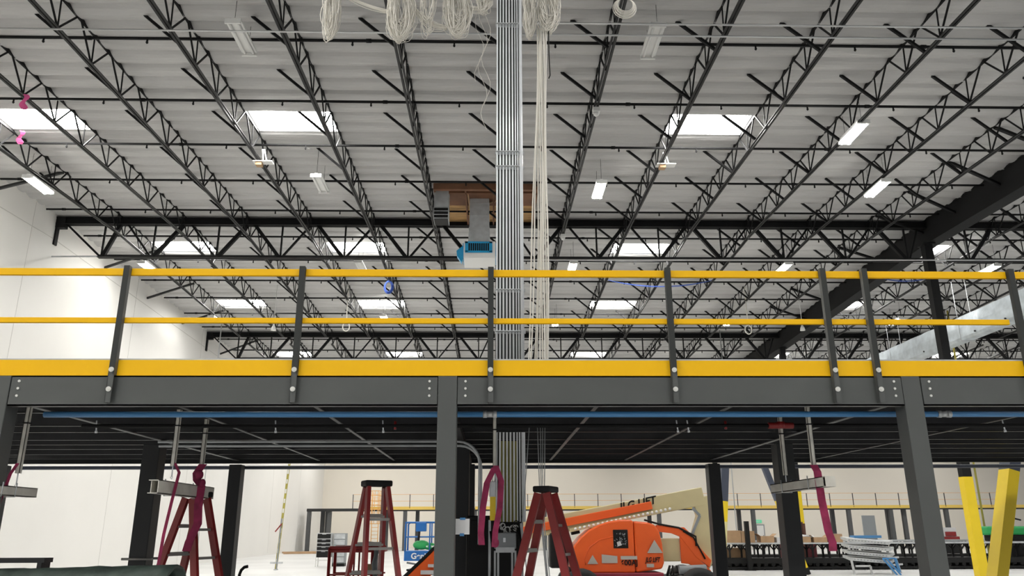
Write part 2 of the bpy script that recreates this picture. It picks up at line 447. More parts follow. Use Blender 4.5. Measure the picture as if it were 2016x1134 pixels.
# ---------------------------------------------------------------- roof lights
def lights():
    hous = MB().box(-.17, .17, -.6, .6, .02, .07).box(-.05, .05, -.58, .58, .07, .11).mesh('housing', M_WHITE)
    tubes = []
    lit = MB()
    for sx in (-.095, .095):
        lit.tube([(sx, -.57, -.02), (sx, .57, -.02)], .05, 10)
    litm = lit.mesh('lamp_tube', M_LAMP); offm = MB().tube([(-.095, -.57, 0), (-.095, .57, 0)], .03, 8).tube([(.095, -.57, 0), (.095, .57, 0)], .03, 8).mesh('lamp_tube', M_WHITE)
    endc = MB().box(-.17, .17, -.02, .02, -.05, .07).mesh('end_cap', M_WHITE)
    L = [(-5.58, 15.04, 0, 'unlit white twin-tube roof light at the top left'), (3.54, 15.0, 0, 'unlit white twin-tube roof light at the top right of the riser'),
         (-5.46, 22.7, 0, 'unlit white roof light between the second and third near joists, small and grey'),
         (-14.3, 22.9, 1, 'glowing roof light near the left wall'), (9.9, 19.1, 1, 'glowing roof light hung on a joist, highest of the right side'),
         (12.3, 22.75, 1, 'glowing roof light at the right, second highest of the right side'), (3.39, 23.0, 1, 'glowing twin-tube roof light just right of the hanging cables'),
         (3.29, 30.8, 1, 'glowing twin-tube roof light right of the riser just above the top rail'), (12.16, 30.8, 1, 'glowing roof light above the top rail left of the double post'),
         (20.95, 30.9, 1, 'glowing roof light above the top rail at the far right'), (3.26, 39.4, 1, 'small glowing roof light right of the riser above the middle rail'),
         (12.3, 39.2, 1, 'small glowing roof light on the middle rail line right of centre'), (-5.55, 38.7, 1, 'glowing roof light on the middle rail line left of centre'),
         (21, 39.0, 1, 'small glowing roof light right of the double post'), (3.2, 49.5, 1, 'tiny glowing roof light right of the riser at the toe board'), (12.3, 49.5, 1, 'tiny glowing roof light at the toe board right of centre'),
         (-14.3, 31.0, 1, 'roof light by the left wall under the second rooflight row'), (-5.5, 30.8, 0, 'unlit white roof light under the second rooflight row left of the duct'), (21, 49.5, 1, 'tiny glowing roof light at the toe board left of the foil duct'), (29.8, 49.5, 1, 'tiny glowing roof light at the toe board right of the foil duct'), (-14.2, 39.0, 0, 'unlit roof light by the left wall over the middle rail')]
    for x, y, on, lb in L:
        z = 12.2 if y < 35 else 12.05
        t = thing('strip_light', lb, 'light', (x, y, z), 0, 'linear roof lights')
        link('housing', hous, t); link('lamp_tube', litm if on else offm, t); link('end_cap', endc, t, 0, (0, -.60, 0)); link('end_cap', endc, t, 0, (0, .60, 0))
        zz = roofz(y)-z-.05
        MB().tube([(0, -.5, .08), (0, -.5, zz)], .005, 4).tube([(0, .5, .08), (0, .5, zz)], .005, 4).build('hanger_wire', M_STEEL, t)
    # small white box fixtures hung from the joists
    for k, (x, y, z, lb) in enumerate(((-6.75, 21.0, 12.12, 'small white box fixture hanging from a joist below the near left rooflight'), (5.1, 21.0, 12.12, 'small white box fixture hanging from a joist below the near right rooflight'))):
        t = thing('emergency_light', lb, 'light', (x, y, z))
        MB().box(-.28, .28, -.12, .12, -.03, .0).build('plate', M_WHITE, t)
        MB().box(-.2, -.02, -.1, .1, -.13, -.03).build('battery_box', M_CARD, t)
        MB().tube([(0, 0, 0), (-.05, 0, .4)], .025, 6).tube([(.1, 0, 0), (.0, 0, .4)], .02, 6).build('bracket', M_WHITE, t)
lights()

# little hanging hook loops and sensors
def danglers():
    for x, y, z, lb in ((-6.94, 36, 10.7, 'white cable loop hanging at the middle rail left of centre'), (12.18, 36, 10.6, 'white cable loop hanging beside the deep beam at the middle rail')):
        t = thing('cable_loop', lb, 'cable', (x, y, z))
        pts = [(.16*math.sin(a), 0, .22-.22*math.cos(a)) for a in [R(20+i*320/16) for i in range(17)]]
        pts = [(0, 0, roofz(y)-z-.03)]+[(0, 0, .6)]+[(p[0], 0, p[2]) for p in [(.16*math.sin(2*math.pi*i/14), 0, .24+.22*math.cos(2*math.pi*i/14)) for i in range(15)]]
        MB().tube(pts, .028, 6).build('cord', M_ROPE, t)
    for x, y, z, lb in ((-10.33, 36, 10.75, 'small white cone sensor hanging at the middle rail on the left'), (14.79, 36, 10.8, 'small white cone sensor hanging left of the double post')):
        t = thing('hanging_sensor', lb, 'sensor', (x, y, z))
        MB().tube([(0, 0, 0), (0, 0, .12), (0, 0, .3)], [.12, .1, .02], 10).build('shade', M_WHITE, t)
        MB().tube([(0, 0, .3), (0, 0, roofz(y)-z-.02)], .012, 5).build('cord', M_WHITE, t)
    for x, y, z, lb in ((2.62, 17.8, roofz(17.8)-.98, 'round white detector under the joist right of the hanging cables'), (2.62, 27.6, 12.30, 'white detector box at the first truss girder right of the cables')):
        t = thing('detector', lb, 'sensor', (x, y, z))
        MB().box(-.09, .09, -.09, .09, 0, .12).build('box', M_WHITE, t, .01); MB().sphere((0, 0, -.03), .08).build('lens', M_WHITE, t)
    # blue coil of cord and slack blue hoses
    t = thing('cord_coil', 'blue cord coil hanging from a joist left of centre', 'cord', (-4.61, 33, 12.0))
    m = MB()
    for k in range(5): m.tube([((.13+.02*k)*math.cos(a), .02*k, (.22+.02*k)*math.sin(a)) for a in [2*math.pi*i/16 for i in range(17)]], .016, 5)
    m.build('coil', M_ROPEB, t); MB().tube([(0, 0, .2), (0, 0, .55)], .012, 5).build('tie', M_ROPEB, t)
    for a, b, sag, lb in (((5.0, 33, 12.36), (9.8, 33, 12.36), .30, 'slack blue hose slung between joists right of the riser'), ((15.0, 29.0, 11.3), (17.0, 28.2, 11.05), .22, 'slack blue hose tied to the building column on the right')):
        for k in range(1):
            m = MB()
            for q in range(2):
                m.tube([(a[0]+(b[0]-a[0])*s/12, a[1]+(b[1]-a[1])*s/12+.01*q, a[2]+(b[2]-a[2])*s/12-(sag+.03*q)*4*(s/12)*(1-s/12)) for s in range(13)], .013, 5)
            tag(m.build('blue_hose', M_ROPEB), lb, 'hose')
    for k, (x, y, z, lb) in enumerate(((-11.66, 17.4, 12.16, 'bright pink ribbon tied above the near left rooflight'), (-13.3, 20.0, 12.55, 'bright pink ribbon hanging below the near left rooflight'))):
        m = MB(); m.add([(x+.05*math.sin(i), y, z-.06*i) for i in range(8)]+[(x+.12+.05*math.sin(i*1.3), y+.02, z-.06*i) for i in range(8)], [(i, i+1, i+9, i+8) for i in range(7)])
        o = m.build('ribbon', M_PINK); s_ = o.modifiers.new('solid', 'SOLIDIFY'); s_.thickness = .01
        tag(o, lb, 'ribbon')
    for k, (x, y, z0, z1, lb) in enumerate(((13.2, 44, 6, 12.0, 'thin vertical conduit dropping from the roof right of centre'), (-14.9, 42, 6, 12.0, 'thin pale conduit dropping from the roof by the left wall'), (24.4, 40, 0, 11.5, 'thin green-striped downpipe standing behind the yellow braces'))):
        t = tag(MB().tube([(x, y, 0), (x, y, roofz(y))], .03 if k < 2 else .05, 8).build('drop_conduit', M_EMT if k < 2 else M_OLIVE), lb, 'conduit')
danglers()

# ---------------------------------------------------------------- rooftop unit opening with ducts
def rtu():
    t = thing('roof_opening', 'timber framed plywood opening in the roof left of the conduit riser', 'roof opening', (-.35, 26.5, 12.9))
    s = .03
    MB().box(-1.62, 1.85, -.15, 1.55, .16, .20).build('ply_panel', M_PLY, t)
    MB().box(-1.62, 1.85, -1.95, -.15, .15, .20).build('brown_panel', M_PLYD, t)  # darker brown zone of the opening's panel
    f = MB(); f.box(-1.7, 1.9, -2.05, -1.9, -.06, .16).box(-1.7, 1.9, -1.55, -1.45, .02, .16).box(-1.7, 1.9, 1.5, 1.62, -.02, .16)
    for x in (-1.68, -.62, .35, 1.2, 1.85): f.box(x-.03, x+.03, -1.95, 1.55, .02, .16)
    f.build('timber_frame', M_PLYD, t)
    MB().bar((-.55, -1.2, .12), (-.5, -.1, .02), .05, .03).bar((-.5, -.1, .02), (-.4, .1, -.3), .05, .03).bar((.2, -.5, .1), (.8, -1.2, .0), .05, .04).build('loose_batten', M_CARD, t)
    d = thing('return_duct', 'short galvanised return duct with a black grille hanging at the roof opening', 'duct', (-1.80, 25.2, 11.95))
    MB().box(-.25, .25, -.3, .35, .44, 1.15).build('duct_body', M_GALVD, d)
    MB().box(-.24, .24, -.29, .34, .0, .42).build('grille_core', M_BLACK, d)
    g = MB()
    for z in (0.02, .15, .28, .41): g.box(-.26, .26, -.315, -.29, z-.008, z+.008)
    for sx in (-.255, .24): g.box(sx, sx+.015, -.31, .36, 0, .42)
    g.build('grille_frame', M_GALVD, d)
    d = thing('supply_duct', 'long sectioned galvanised duct dropping from the roof to a white diffuser', 'duct', (-.50, 26, 10.75))
    segs = [(2.1, .345, .3), (1.65, .345, .3), (1.2, .35, .3), (.95, .365, .33), (.66, .375, .36)]
    zt = 2.35
    for i, (z, w, h) in enumerate(segs):
        MB().box(-w, w, -h, h, z, zt-.006).box(-w-.008, w+.008, -h-.008, h+.008, z-.008, z+.012).build('duct_section', M_GALVD, d); zt = z
    MB().add([(-.42, -.42, .60), (.42, -.42, .60), (.42, .42, .60), (-.42, .42, .60), (-.375, -.36, .66), (.375, -.36, .66), (.375, .36, .66), (-.375, .36, .66)], [(0, 1, 5, 4), (1, 2, 6, 5), (2, 3, 7, 6), (3, 0, 4, 7), (0, 3, 2, 1)]).build('flare', M_GALVD, d)
    x = thing('air_diffuser', 'white roof diffuser box half wrapped in blue film at the duct end', 'diffuser', (-.48, 26, 10.72))
    MB().box(-.55, .55, -.55, .55, .0, .62).build('housing', M_WHITE, x, .02)
    MB().box(-.42, .36, -.565, -.55, .25, .56).build('grille', M_BLACK, x)
    v = MB()
    for k in range(11): v.box(-.40+k*.073, -.385+k*.073, -.58, -.56, .27, .54)
    v.build('vane', M_BLUE, x)
    b = MB().box(-.5, .44, -.575, -.566, .54, .60).box(-.5, -.40, -.575, -.566, .22, .60).box(.34, .44, -.575, -.566, .22, .6).box(-.5, .44, -.575, -.566, .19, .26)
    b.box(-.58, -.54, -.5, .5, .1, .56).box(.54, .58, -.5, .5, .1, .56)
    b.prism([(-.56, .5), (-.80, .3), (-.78, .12), (-.62, -.12), (-.55, .1)], -.45, -.2).prism([(.56, .5), (.76, .4), (.74, .1), (.6, -.08), (.55, .1)], -.45, -.2)
    b.build('blue_film', M_BLUE, x)
rtu()

# foil-wrapped duct at the right
def foil_duct():
    t = thing('foil_duct', 'silver foil-wrapped rectangular duct descending behind the guardrail at the far right', 'duct', (20.2, 38, 9.4))
    rnd = random.Random(5); m = MB(); n = 60; ya, yb = -20, 13; sec = []
    for i in range(n+1):
        y = ya+(yb-ya)*i/n; b = .05*rnd.random() if i % 3 else 0
        sec += [(-.24-b*.6, y, .0+.12), (-.20, y, 0), (.24, y, 0), (.24, y, 1.0), (-.24-b, y, 1.0-b), (-.26-b*1.2, y, .55)]
    fs = []
    for i in range(n):
        for k in range(6): fs.append((i*6+k, i*6+(k+1) % 6, (i+1)*6+(k+1) % 6, (i+1)*6+k))
    m.add(sec, fs); m.build('wrapped_body', M_DUCT, t)
    p = MB()
    for i in range(16):
        y = -19+i*2.0; p.tube([(-.30, y, .16), (-.24, y, .16)], .035, 8)
    p.build('pin', M_BLACK, t)
    h = MB()
    for y in (-17, -11.5, -6, 0, 6, 12): h.tube([(-.3, y, -.03), (-.3, y, 2.6)], .012, 5).tube([(.3, y, -.03), (.3, y, 2.6)], .012, 5).box(-.32, .32, y-.02, y+.02, -.05, 0)
    h.build('trapeze_hanger', M_GALVD, t)
foil_duct()

# ---------------------------------------------------------------- mezzanine
CX = [-4.69, -.438, 4.092]; RY = [7.5, 11.15, 14.8]
def mezz():
    z0, z1 = 2.967, 3.256
    # columns
    lab = {0: ('left', 'front'), 1: ('centre', 'middle'), 2: ('right', 'rear')}
    fx = CX+[8.6, -8.95]
    nm = ['left', 'centre', 'right', 'far right', 'far left']
    rw = ['front', 'middle', 'rear']
    for r, y in enumerate(RY):
        for i, x in enumerate(fx):
            if (r == 0 and i == 4) or (r > 0 and i == 3): continue
            w = .092 if r == 0 else (.115 if r == 1 else .11)
            t = thing('platform_column', 'dark grey square column under the platform, %s of the %s row' % (nm[i], rw[r]), 'column', (x, y+(w if r == 0 else 0), 0), 0, 'square columns under the platform')
            MB().box(-w, w, -w, w+.02, .02, z1 if r == 0 else z0).build('shaft', M_GREY if r == 0 else M_GREYD, t, .008)
            MB().box(-.17, .17, -.17, .17, 0, .02).build('base_plate', M_GREYD, t)
            if r == 1 and i == 0: MB().tube([(-.2, -.12, 1.47), (.2, -.12, 1.47)], .018, 6).tube([(-.2, .12, 1.47), (.2, .12, 1.47)], .018, 6).build('clamp_bar', M_RUNG, t)
    # fascia beams
    edges = [(-8.85, -4.79, 'left'), (-4.59, -.532, 'centre left'), (-.344, 3.998, 'centre right'), (4.188, 8.5, 'right')]
    for a, b, n in edges:
        t = thing('fascia_beam', 'grey steel edge beam of the platform, %s bay' % n, 'beam', ((a+b)/2, 7.5, z0), 0, 'edge beams along the platform front')
        L = (b-a)/2-.004
        MB().box(-L, L, 0, .012, 0, z1-z0).box(-L, L, 0, .09, 0, .014).box(-L, L, 0, .09, z1-z0-.014, z1-z0).build('channel', M_GREY, t)
        for sx in (-1, 1):
            for dz in (.235, .165, .095):
                MB().tube([(sx*(L-.075), -.012, dz), (sx*(L-.075), .004, dz)], .012, 10).build('bolt', M_BOLT, t)
    # rear edge beam
    tag(MB().box(-9, 13, 14.88, 14.9, z0+.03, z1).box(-9, 13, 14.8, 14.9, z0+.03, z0+.045).build('edge_beam', M_GREYD), 'dark steel beam closing the rear edge of the platform', 'beam')
    tag(MB().box(-9, 13, 7.52, 14.9, z1, z1+.05).build('platform_deck', M_UNDER), 'dark deck plate of the platform above the framing', 'deck')
    # purlins
    ys = [8.6, 9.75, 10.4, 11.35, 12.0, 12.7, 13.6, 14.5]
    for k, y in enumerate(ys):
        m = MB().box(-8.9, 12.9, y, y+.008, 3.055, z1).box(-8.9, 12.9, y, y+.055, 3.055, 3.063).box(-8.9, 12.9, y+.05, y+.055, 3.055, 3.08)
        tag(m.build('deck_purlin', mat('purlin_steel', (.022, .022, .024), .4, 0, .3, 3)), 'thin dark purlin across the underside of the platform, %s from the front' % ORD[k], 'purlin', 'purlins under the platform')
    for k, (x, w) in enumerate(((-4.69, .07), (-3.2, .045), (-1.82, .045), (1.07, .045), (2.47, .045), (4.09, .07), (6.0, .045))):
        tag(MB().box(x-w/2, x+w/2, 7.6, 14.8, 3.040, 3.050).build('underside_strap', M_STRAP_LIT), 'pale flat strap under the platform running front to back, %s from the left' % ORD[k], 'strap', 'straps under the platform')
    for k, x in enumerate((-.438,)):
        tag(MB().box(x-.05, x+.05, 7.7, 14.8, 2.97, 3.05).build('cross_beam', M_UNDER), 'dark beam under the platform on the centre column line', 'beam')
    # guardrail
    g = thing('guardrail', 'yellow railing with grey posts and toe board along the platform edge', 'railing', (0, 7.5, z1))
    xr = 9.0
    ZT, ZM = 4.302-z1, 3.806-z1
    MB().box(-9, xr, -.004, .036, ZT-.034, ZT+.036).build('top_rail', M_YEL, g, .004)
    MB().box(-9, 5.19, -.004, .036, ZM-.026, ZM+.026).build('mid_rail', M_YEL, g, .004)
    MB().box(-9, xr, -.004, .004, 0, .152).build('toe_board', M_YEL, g)
    lip = MB().box(-9, xr, .0, .02, .153, .166); lip.build('toe_lip', M_GALVD, g)
    px = [-5.45, -3.632, -1.903, -.025, 1.755, 3.331, 3.756, 5.27, 7.1]
    pm = MB().box(-.028, .028, -.06, -.052, -.266, 1.095).box(-.028, -.020, -.06, -.006, -.266, 1.095).box(.012, .028, -.06, -.006, -.0, 1.095)
    pm.box(-.028, .028, -.06, -.006, .03, 1.095)
    me = pm.mesh('post', M_GREY)
    bm = MB().tube([(0, -.072, 0), (0, -.058, 0)], .024, 14).tube([(0, -.078, 0), (0, -.07, 0)], .012, 8).mesh('bolt', M_BOLT)
    for x in px:
        p = link('post', me, g, 0, (x, 0, 0))
        for dz in (.048, -.14): link('bolt', bm, p, 0, (0, 0, dz))
mezz()

def blue_pipes():
    for y, z, x0, x1, lb, c, cps in ((7.9, 2.94, -4.45, 8.8, 'blue pipe just under the platform front edge', M_PIPEBLUE, (-.03, 4.6)), (14.95, 2.93, -8.8, 12.8, 'dark blue pipe along the rear edge of the platform', M_BLUEGREY, (5.6, 7.9))):
        t = thing('air_pipe', lb, 'pipe', (0, y, z), 0, 'blue pipes under the platform')
        MB().tube([(x0, 0, 0), (x1, 0, 0)], .030 if y < 9 else .034, 12).build('pipe', c, t)
        for cx in cps:
            MB().tube([(cx-.07, 0, 0), (cx-.03, 0, 0)], .036, 12).tube([(cx+.03, 0, 0), (cx+.07, 0, 0)], .036, 12).tube([(cx-.03, 0, 0), (cx+.03, 0, 0)], .031, 12).build('coupling', M_GALVD, t)
blue_pipes()

# sprinkler line under the deck with small drops
def under_bits():
    t = thing('under_deck_pipe', 'black pipe with small chrome and red drops below the platform purlins', 'pipe', (0, 8.75, 2.93))
    MB().tube([(-4.5, 0, 0), (8, 0, 0)], .022, 8).build('pipe', M_STEEL, t)
    for x in (-4.35, -2.4, -1.22, 2.05, 2.17, 5.75): MB().tube([(x, 0, .06), (x+.01, 0, -.05)], .008, 6).tube([(x+.01, 0, -.05), (x+.012, 0, -.075)], .014, 6).build('chrome_drop', M_GALV, t)
    for x in (-1.08, 2.6): MB().tube([(x, 0, .05), (x, 0, -.04)], .016, 6).build('red_tag', M_RED, t)
    MB().tube([(3.08, 0, 0), (3.36, 0, 0)], .035, 10).tube([(3.22, 0, -.03), (3.22, 0, .04)], .05, 8).build('red_tee', M_RED, t)
    # conduit pair bending down at the centre
    u = thing('bent_conduit', 'thin conduit pair running under the platform and bending down beside the riser', 'conduit', (0, 10.3, 2.9))
    for k in range(2):
        pts = [(-4.3, .04*k, .02-.05*k)]+[(-.45+.02*k, .04*k, .02-.05*k)]+[(-.45+.02*k+.28*math.sin(a), .04*k, .02-.05*k-.28*(1-math.cos(a))) for a in [R(15*i) for i in range(1, 7)]]
        pts.append((pts[-1][0], .04*k, -1.25)); MB().tube(pts, .017, 8).build('conduit', M_GALVD, u)
under_bits()

# strut hangers with trapeze channels
def trapeze():
    def hanger(x, y, zt, zb, lb):
        t = thing('strut_hanger', lb, 'strut', (x, y, zb), 0, 'pale strut hangers under the platform')
        h = zt-zb
        MB().box(-.021, .021, -.021, -.016, 0, h).box(-.021, -.016, -.021, .021, 0, h).box(.016, .021, -.021, .021, 0, h).build('channel', M_TRAP, t)
        MB().box(-.03, .03, -.03, .03, h*.70, h*.72).build('strap_clip', M_BLACK, t)
        MB().tube([(0, 0, .02), (0, 0, -.10)], .006, 6).tube([(0, 0, -.1), (.012, 0, -.115), (0, 0, -.13), (-.012, 0, -.115), (0, 0, -.1)], .004, 5).build('hook_rod', M_GALV, t)
    hanger(-3.3, 8.34, 3.05, 2.47, 'pale strut hanger left of the dark red ladder, front one of the pair')
    hanger(-3.28, 9.1, 3.05, 2.49, 'pale strut hanger directly above the left red ladder')
    hanger(3.3, 8.15, 3.05, 2.42, 'pale strut hanger above the magenta strap on the right')
    hanger(3.3, 8.97, 3.05, 2.40, 'pale strut hanger just left of the right magenta strap')
    hanger(-4.6, 7.89, 3.05, 2.37, 'pale strut hanger beside the left front column')
    hanger(.02, 8.6, 3.05, 2.42, 'pale strut hanger in front of the conduit riser')
    def channel(x, ya, yb, z, lb, h=.13):
        t = thing('trapeze_channel', lb, 'channel', (x, (ya+yb)/2, z), 0, 'short grey channels slung under the platform')
        l = (yb-ya)/2
        MB().box(-.05, .05, -l, l, h/2-.008, h/2).box(-.05, .05, -l, l, -h/2, -h/2+.008).box(.042, .05, -l, l, -h/2, h/2).box(-.05, -.042, -l+.06, l, -h/2, h/2).build('section', M_TRAP, t)
        if x > 0: MB().box(-.05, .05, -l-.004, -l, -h/2, h/2).build('end_plate', M_TRAP, t)
        for y in (-l+.42, l-.38):
            MB().tube([(-.058, y, h/2+.03), (-.056, y, -h/2-.008), (.056, y, -h/2-.008), (.058, y, h/2+.03)], .006, 6).build('u_bolt', M_GALVD, t)
    channel(-3.3, 7.92, 9.5, 2.245, 'grey channel slung at the left above the red ladder')
    channel(3.3, 7.79, 9.36, 2.27, 'grey channel slung at the right crossed by a magenta strap', .10)
    channel(-4.62, 7.2, 8.22, 2.20, 'grey channel stub slung at the left front column', .09)
    # magenta slings
    def sling(pts, w, lb, d=.006, knot=None):
        m = MB()
        P = [Vector(p) for p in pts]
        vs = []
        for i, p in enumerate(P): vs += [p+Vector((-w/2, -d/2, 0)), p+Vector((w/2, -d/2, 0)), p+Vector((w/2, d/2, 0)), p+Vector((-w/2, d/2, 0))]
        fs = [(0, 1, 2, 3)]
        for i in range(len(P)-1):
            for k in range(4): fs.append((i*4+k, i*4+(k+1) % 4, i*4+4+(k+1) % 4, i*4+4+k))
        fs.append(tuple(len(vs)-4+k for k in (3, 2, 1, 0)))
        m.add(vs, fs)
        if knot:
            for (cx, cy, cz, r) in knot: m.sphere((cx, cy, cz), r, 8, 6, (1, .7, 1.2))
        tag(m.build('sling', M_MAG), lb, 'strap', 'magenta lifting slings')
    sling([(3.27, 8.08, 2.45), (3.29, 8.05, 2.38), (3.28, 8.0, 2.10), (3.29, 7.95, 1.8), (3.31, 7.93, 1.70), (3.30, 7.92, 1.62)], .078, 'wide magenta lifting sling hanging over the right channel')
    sling([(-3.28, 8.33, 2.50), (-3.205, 8.28, 2.40), (-3.24, 8.26, 2.1), (-3.27, 8.24, 1.8), (-3.28, 8.22, 1.5)], .03, 'thin magenta sling tail hanging left of the left ladder')
    sling([(-3.24, 9.02, 2.54), (-3.29, 9.0, 2.44), (-3.27, 8.98, 2.36), (-3.21, 8.96, 2.30), (-3.22, 8.96, 2.1), (-3.20, 8.95, 1.9), (-3.27, 8.95, 1.72), (-3.29, 8.95, 1.62)], .09, 'magenta sling knotted round the left channel in front of the ladder', .008, [(-3.25, 8.98, 2.42, .045), (-3.2, 8.95, 2.33, .04)])
    sling([(-4.58, 7.82, 2.46), (-4.62, 7.8, 2.36), (-4.66, 7.78, 2.1), (-4.71, 7.76, 1.8), (-4.74, 7.75, 1.55)], .03, 'thin magenta sling hanging by the left front column')
    sling([(.02, 8.5, 2.46), (-.06, 8.48, 2.3), (-.10, 8.46, 2.05), (-.12, 8.44, 1.8), (-.11, 8.43, 1.68)], .065, 'magenta sling in front of the riser, left strand of the pair', .008)
    sling([(.03, 8.5, 2.48), (.09, 8.48, 2.32), (.075, 8.46, 2.05), (.03, 8.44, 1.82), (.02, 8.43, 1.66)], .06, 'magenta sling in front of the riser, right strand of the pair', .008, [(.03, 8.45, 1.70, .04)])
    w = thing('trolley_block', 'small grey hoist block with yellow tape hanging between the magenta slings', 'hoist block', (-.0, 8.55, 2.1))
    MB().box(-.035, .035, -.03, .03, .06, .22).build('body', M_GALVD, w, .008); MB().box(-.028, .032, -.02, .02, -.18, .06).build('tape', M_YEL2, w); MB().tube([(0, 0, .22), (0, 0, .32)], .008, 6).build('rod', M_GALV, w)
trapeze()

# ---------------------------------------------------------------- conduit riser, cables
def riser():
    y = 10.5
    xs = [.050, .096, .142, .188, .234, .280, .322, .356]
    for k, x in enumerate(xs):
        tag(MB().tube([(x, y+(0 if k % 2 == 0 else .0), 1.92), (x, y, 11.4)], .0130 if k < 6 else .0095, 12).build('riser_conduit', M_GALV), 'galvanised vertical conduit in the riser, %s from the left' % ORD[k], 'conduit', 'vertical conduits of the central riser')
    tag(MB().tube([(.405, y+.02, 1.92), (.405, y+.02, 11.4)], .026, 14).build('riser_conduit', M_GALV), 'widest galvanised conduit at the right edge of the riser', 'conduit', 'vertical conduits of the central riser')
    for k, z in enumerate((9.39, 7.18, 6.94, 5.04, 4.44)):
        t = thing('conduit_strut', 'galvanised strut clamping the riser conduits, %s from the top' % ORD[k], 'strut', (.23, y, z), 0, 'struts across the riser')
        MB().box(-.21, .22, .03, .06, -.022, .022).build('channel', M_GALVD, t)
        m = MB()
        for x in xs: m.tube([(x-.23-.022, -.018, 0), (x-.23+.022, -.018, 0)], .010, 6)
        m.build('clamp', M_GALVD, t)
    # olive guard panels below the deck
    for k in range(5):
        x = .119+k*.046
        tag(MB().box(x-.021, x+.021, 10.54, 10.58, 1.92, 2.95).build('column_guard', M_OLIVE), 'olive yellow strip behind the lower riser conduits, %s from the left' % ORD[k], 'guard', 'olive strips behind the lower riser')
    # electrical gear
    t = thing('junction_box', 'grey electrical pull box at the foot of the riser with loose cable ends', 'electrical box', (.17, 10.1, 1.60))
    MB().box(-.15, .12, -.1, .15, .0, .19).build('box', M_SCREEN, t, .015); MB().box(-.13, .10, -.11, -.10, -.04, .02).build('lip', M_GALVD, t)
    MB().box(-.04, -.01, -.112, -.1, .08, .13).build('latch', M_GALV, t)
    f = MB()
    for x in (-.14, -.10, .07, .11): f.box(x-.012, x+.012, -.06, -.03, -1.6, -.02)
    f.box(-.22, -.19, -.05, 0, -1.6, .34).box(.17, .2, -.05, 0, -1.6, .3); f.build('stand_strut', M_GALVD, t)
    t2 = thing('wire_bundle', 'tangle of white and black wires above the grey pull box', 'wires', (.17, 10.1, 1.83))
    rnd = random.Random(9)
    for nm, mm, n in (('white_wire', M_WHITE, 10), ('black_wire', M_BLACK, 12)):
        m = MB()
        for k in range(n):
            cx, cz, r = rnd.uniform(-.16, .14), rnd.uniform(-.02, .06), rnd.uniform(.02, .05)
            m.tube([(cx+r*math.cos(a), rnd.uniform(-.01, .01), cz+r*1.1*math.sin(a)) for a in [i*2*math.pi/9 for i in range(8)]], .006, 5)
        m.build(nm, mm, t2)
    m = MB()
    for k in range(3): m.tube([(.13+.015*k, -.12, .02), (.17+.01*k, -.13, -.25), (.13, -.12, -.55), (.12, -.1, -.9)], .009, 6)
    for k in range(3): m.tube([(-.2+.01*k, -.12, -.02), (-.17, -.13, -.3), (-.2+.01*k, -.12, -.7)], .008, 6)
    m.build('loose_lead', M_BLACK, t2)
    c = thing('cabinet', 'tall black equipment cabinet standing behind the centre column', 'cabinet', (.02, 10.9, 0))
    MB().box(-.36, .38, -.25, .25, 0, 2.0).build('body', M_BLACK, c, .02); MB().box(-.33, .35, -.262, -.25, .1, 1.94).build('door', M_BLACK, c, .005); MB().box(-.30, -.28, -.28, -.26, .9, 1.1).build('handle', M_GALVD, c)
    n = thing('paper_notice', 'white paper taped to the side of the centre column', 'paper', (-.285, 7.66, 1.86))
    MB().box(-.06, .07, .0, .003, -.07, .07).build('sheet', M_PAPER, n); MB().box(-.02, .03, -.003, 0, .06, .08).box(-.02, .02, -.003, 0, -.085, -.06).build('tape', M_PIPEBLUE, n)
riser()

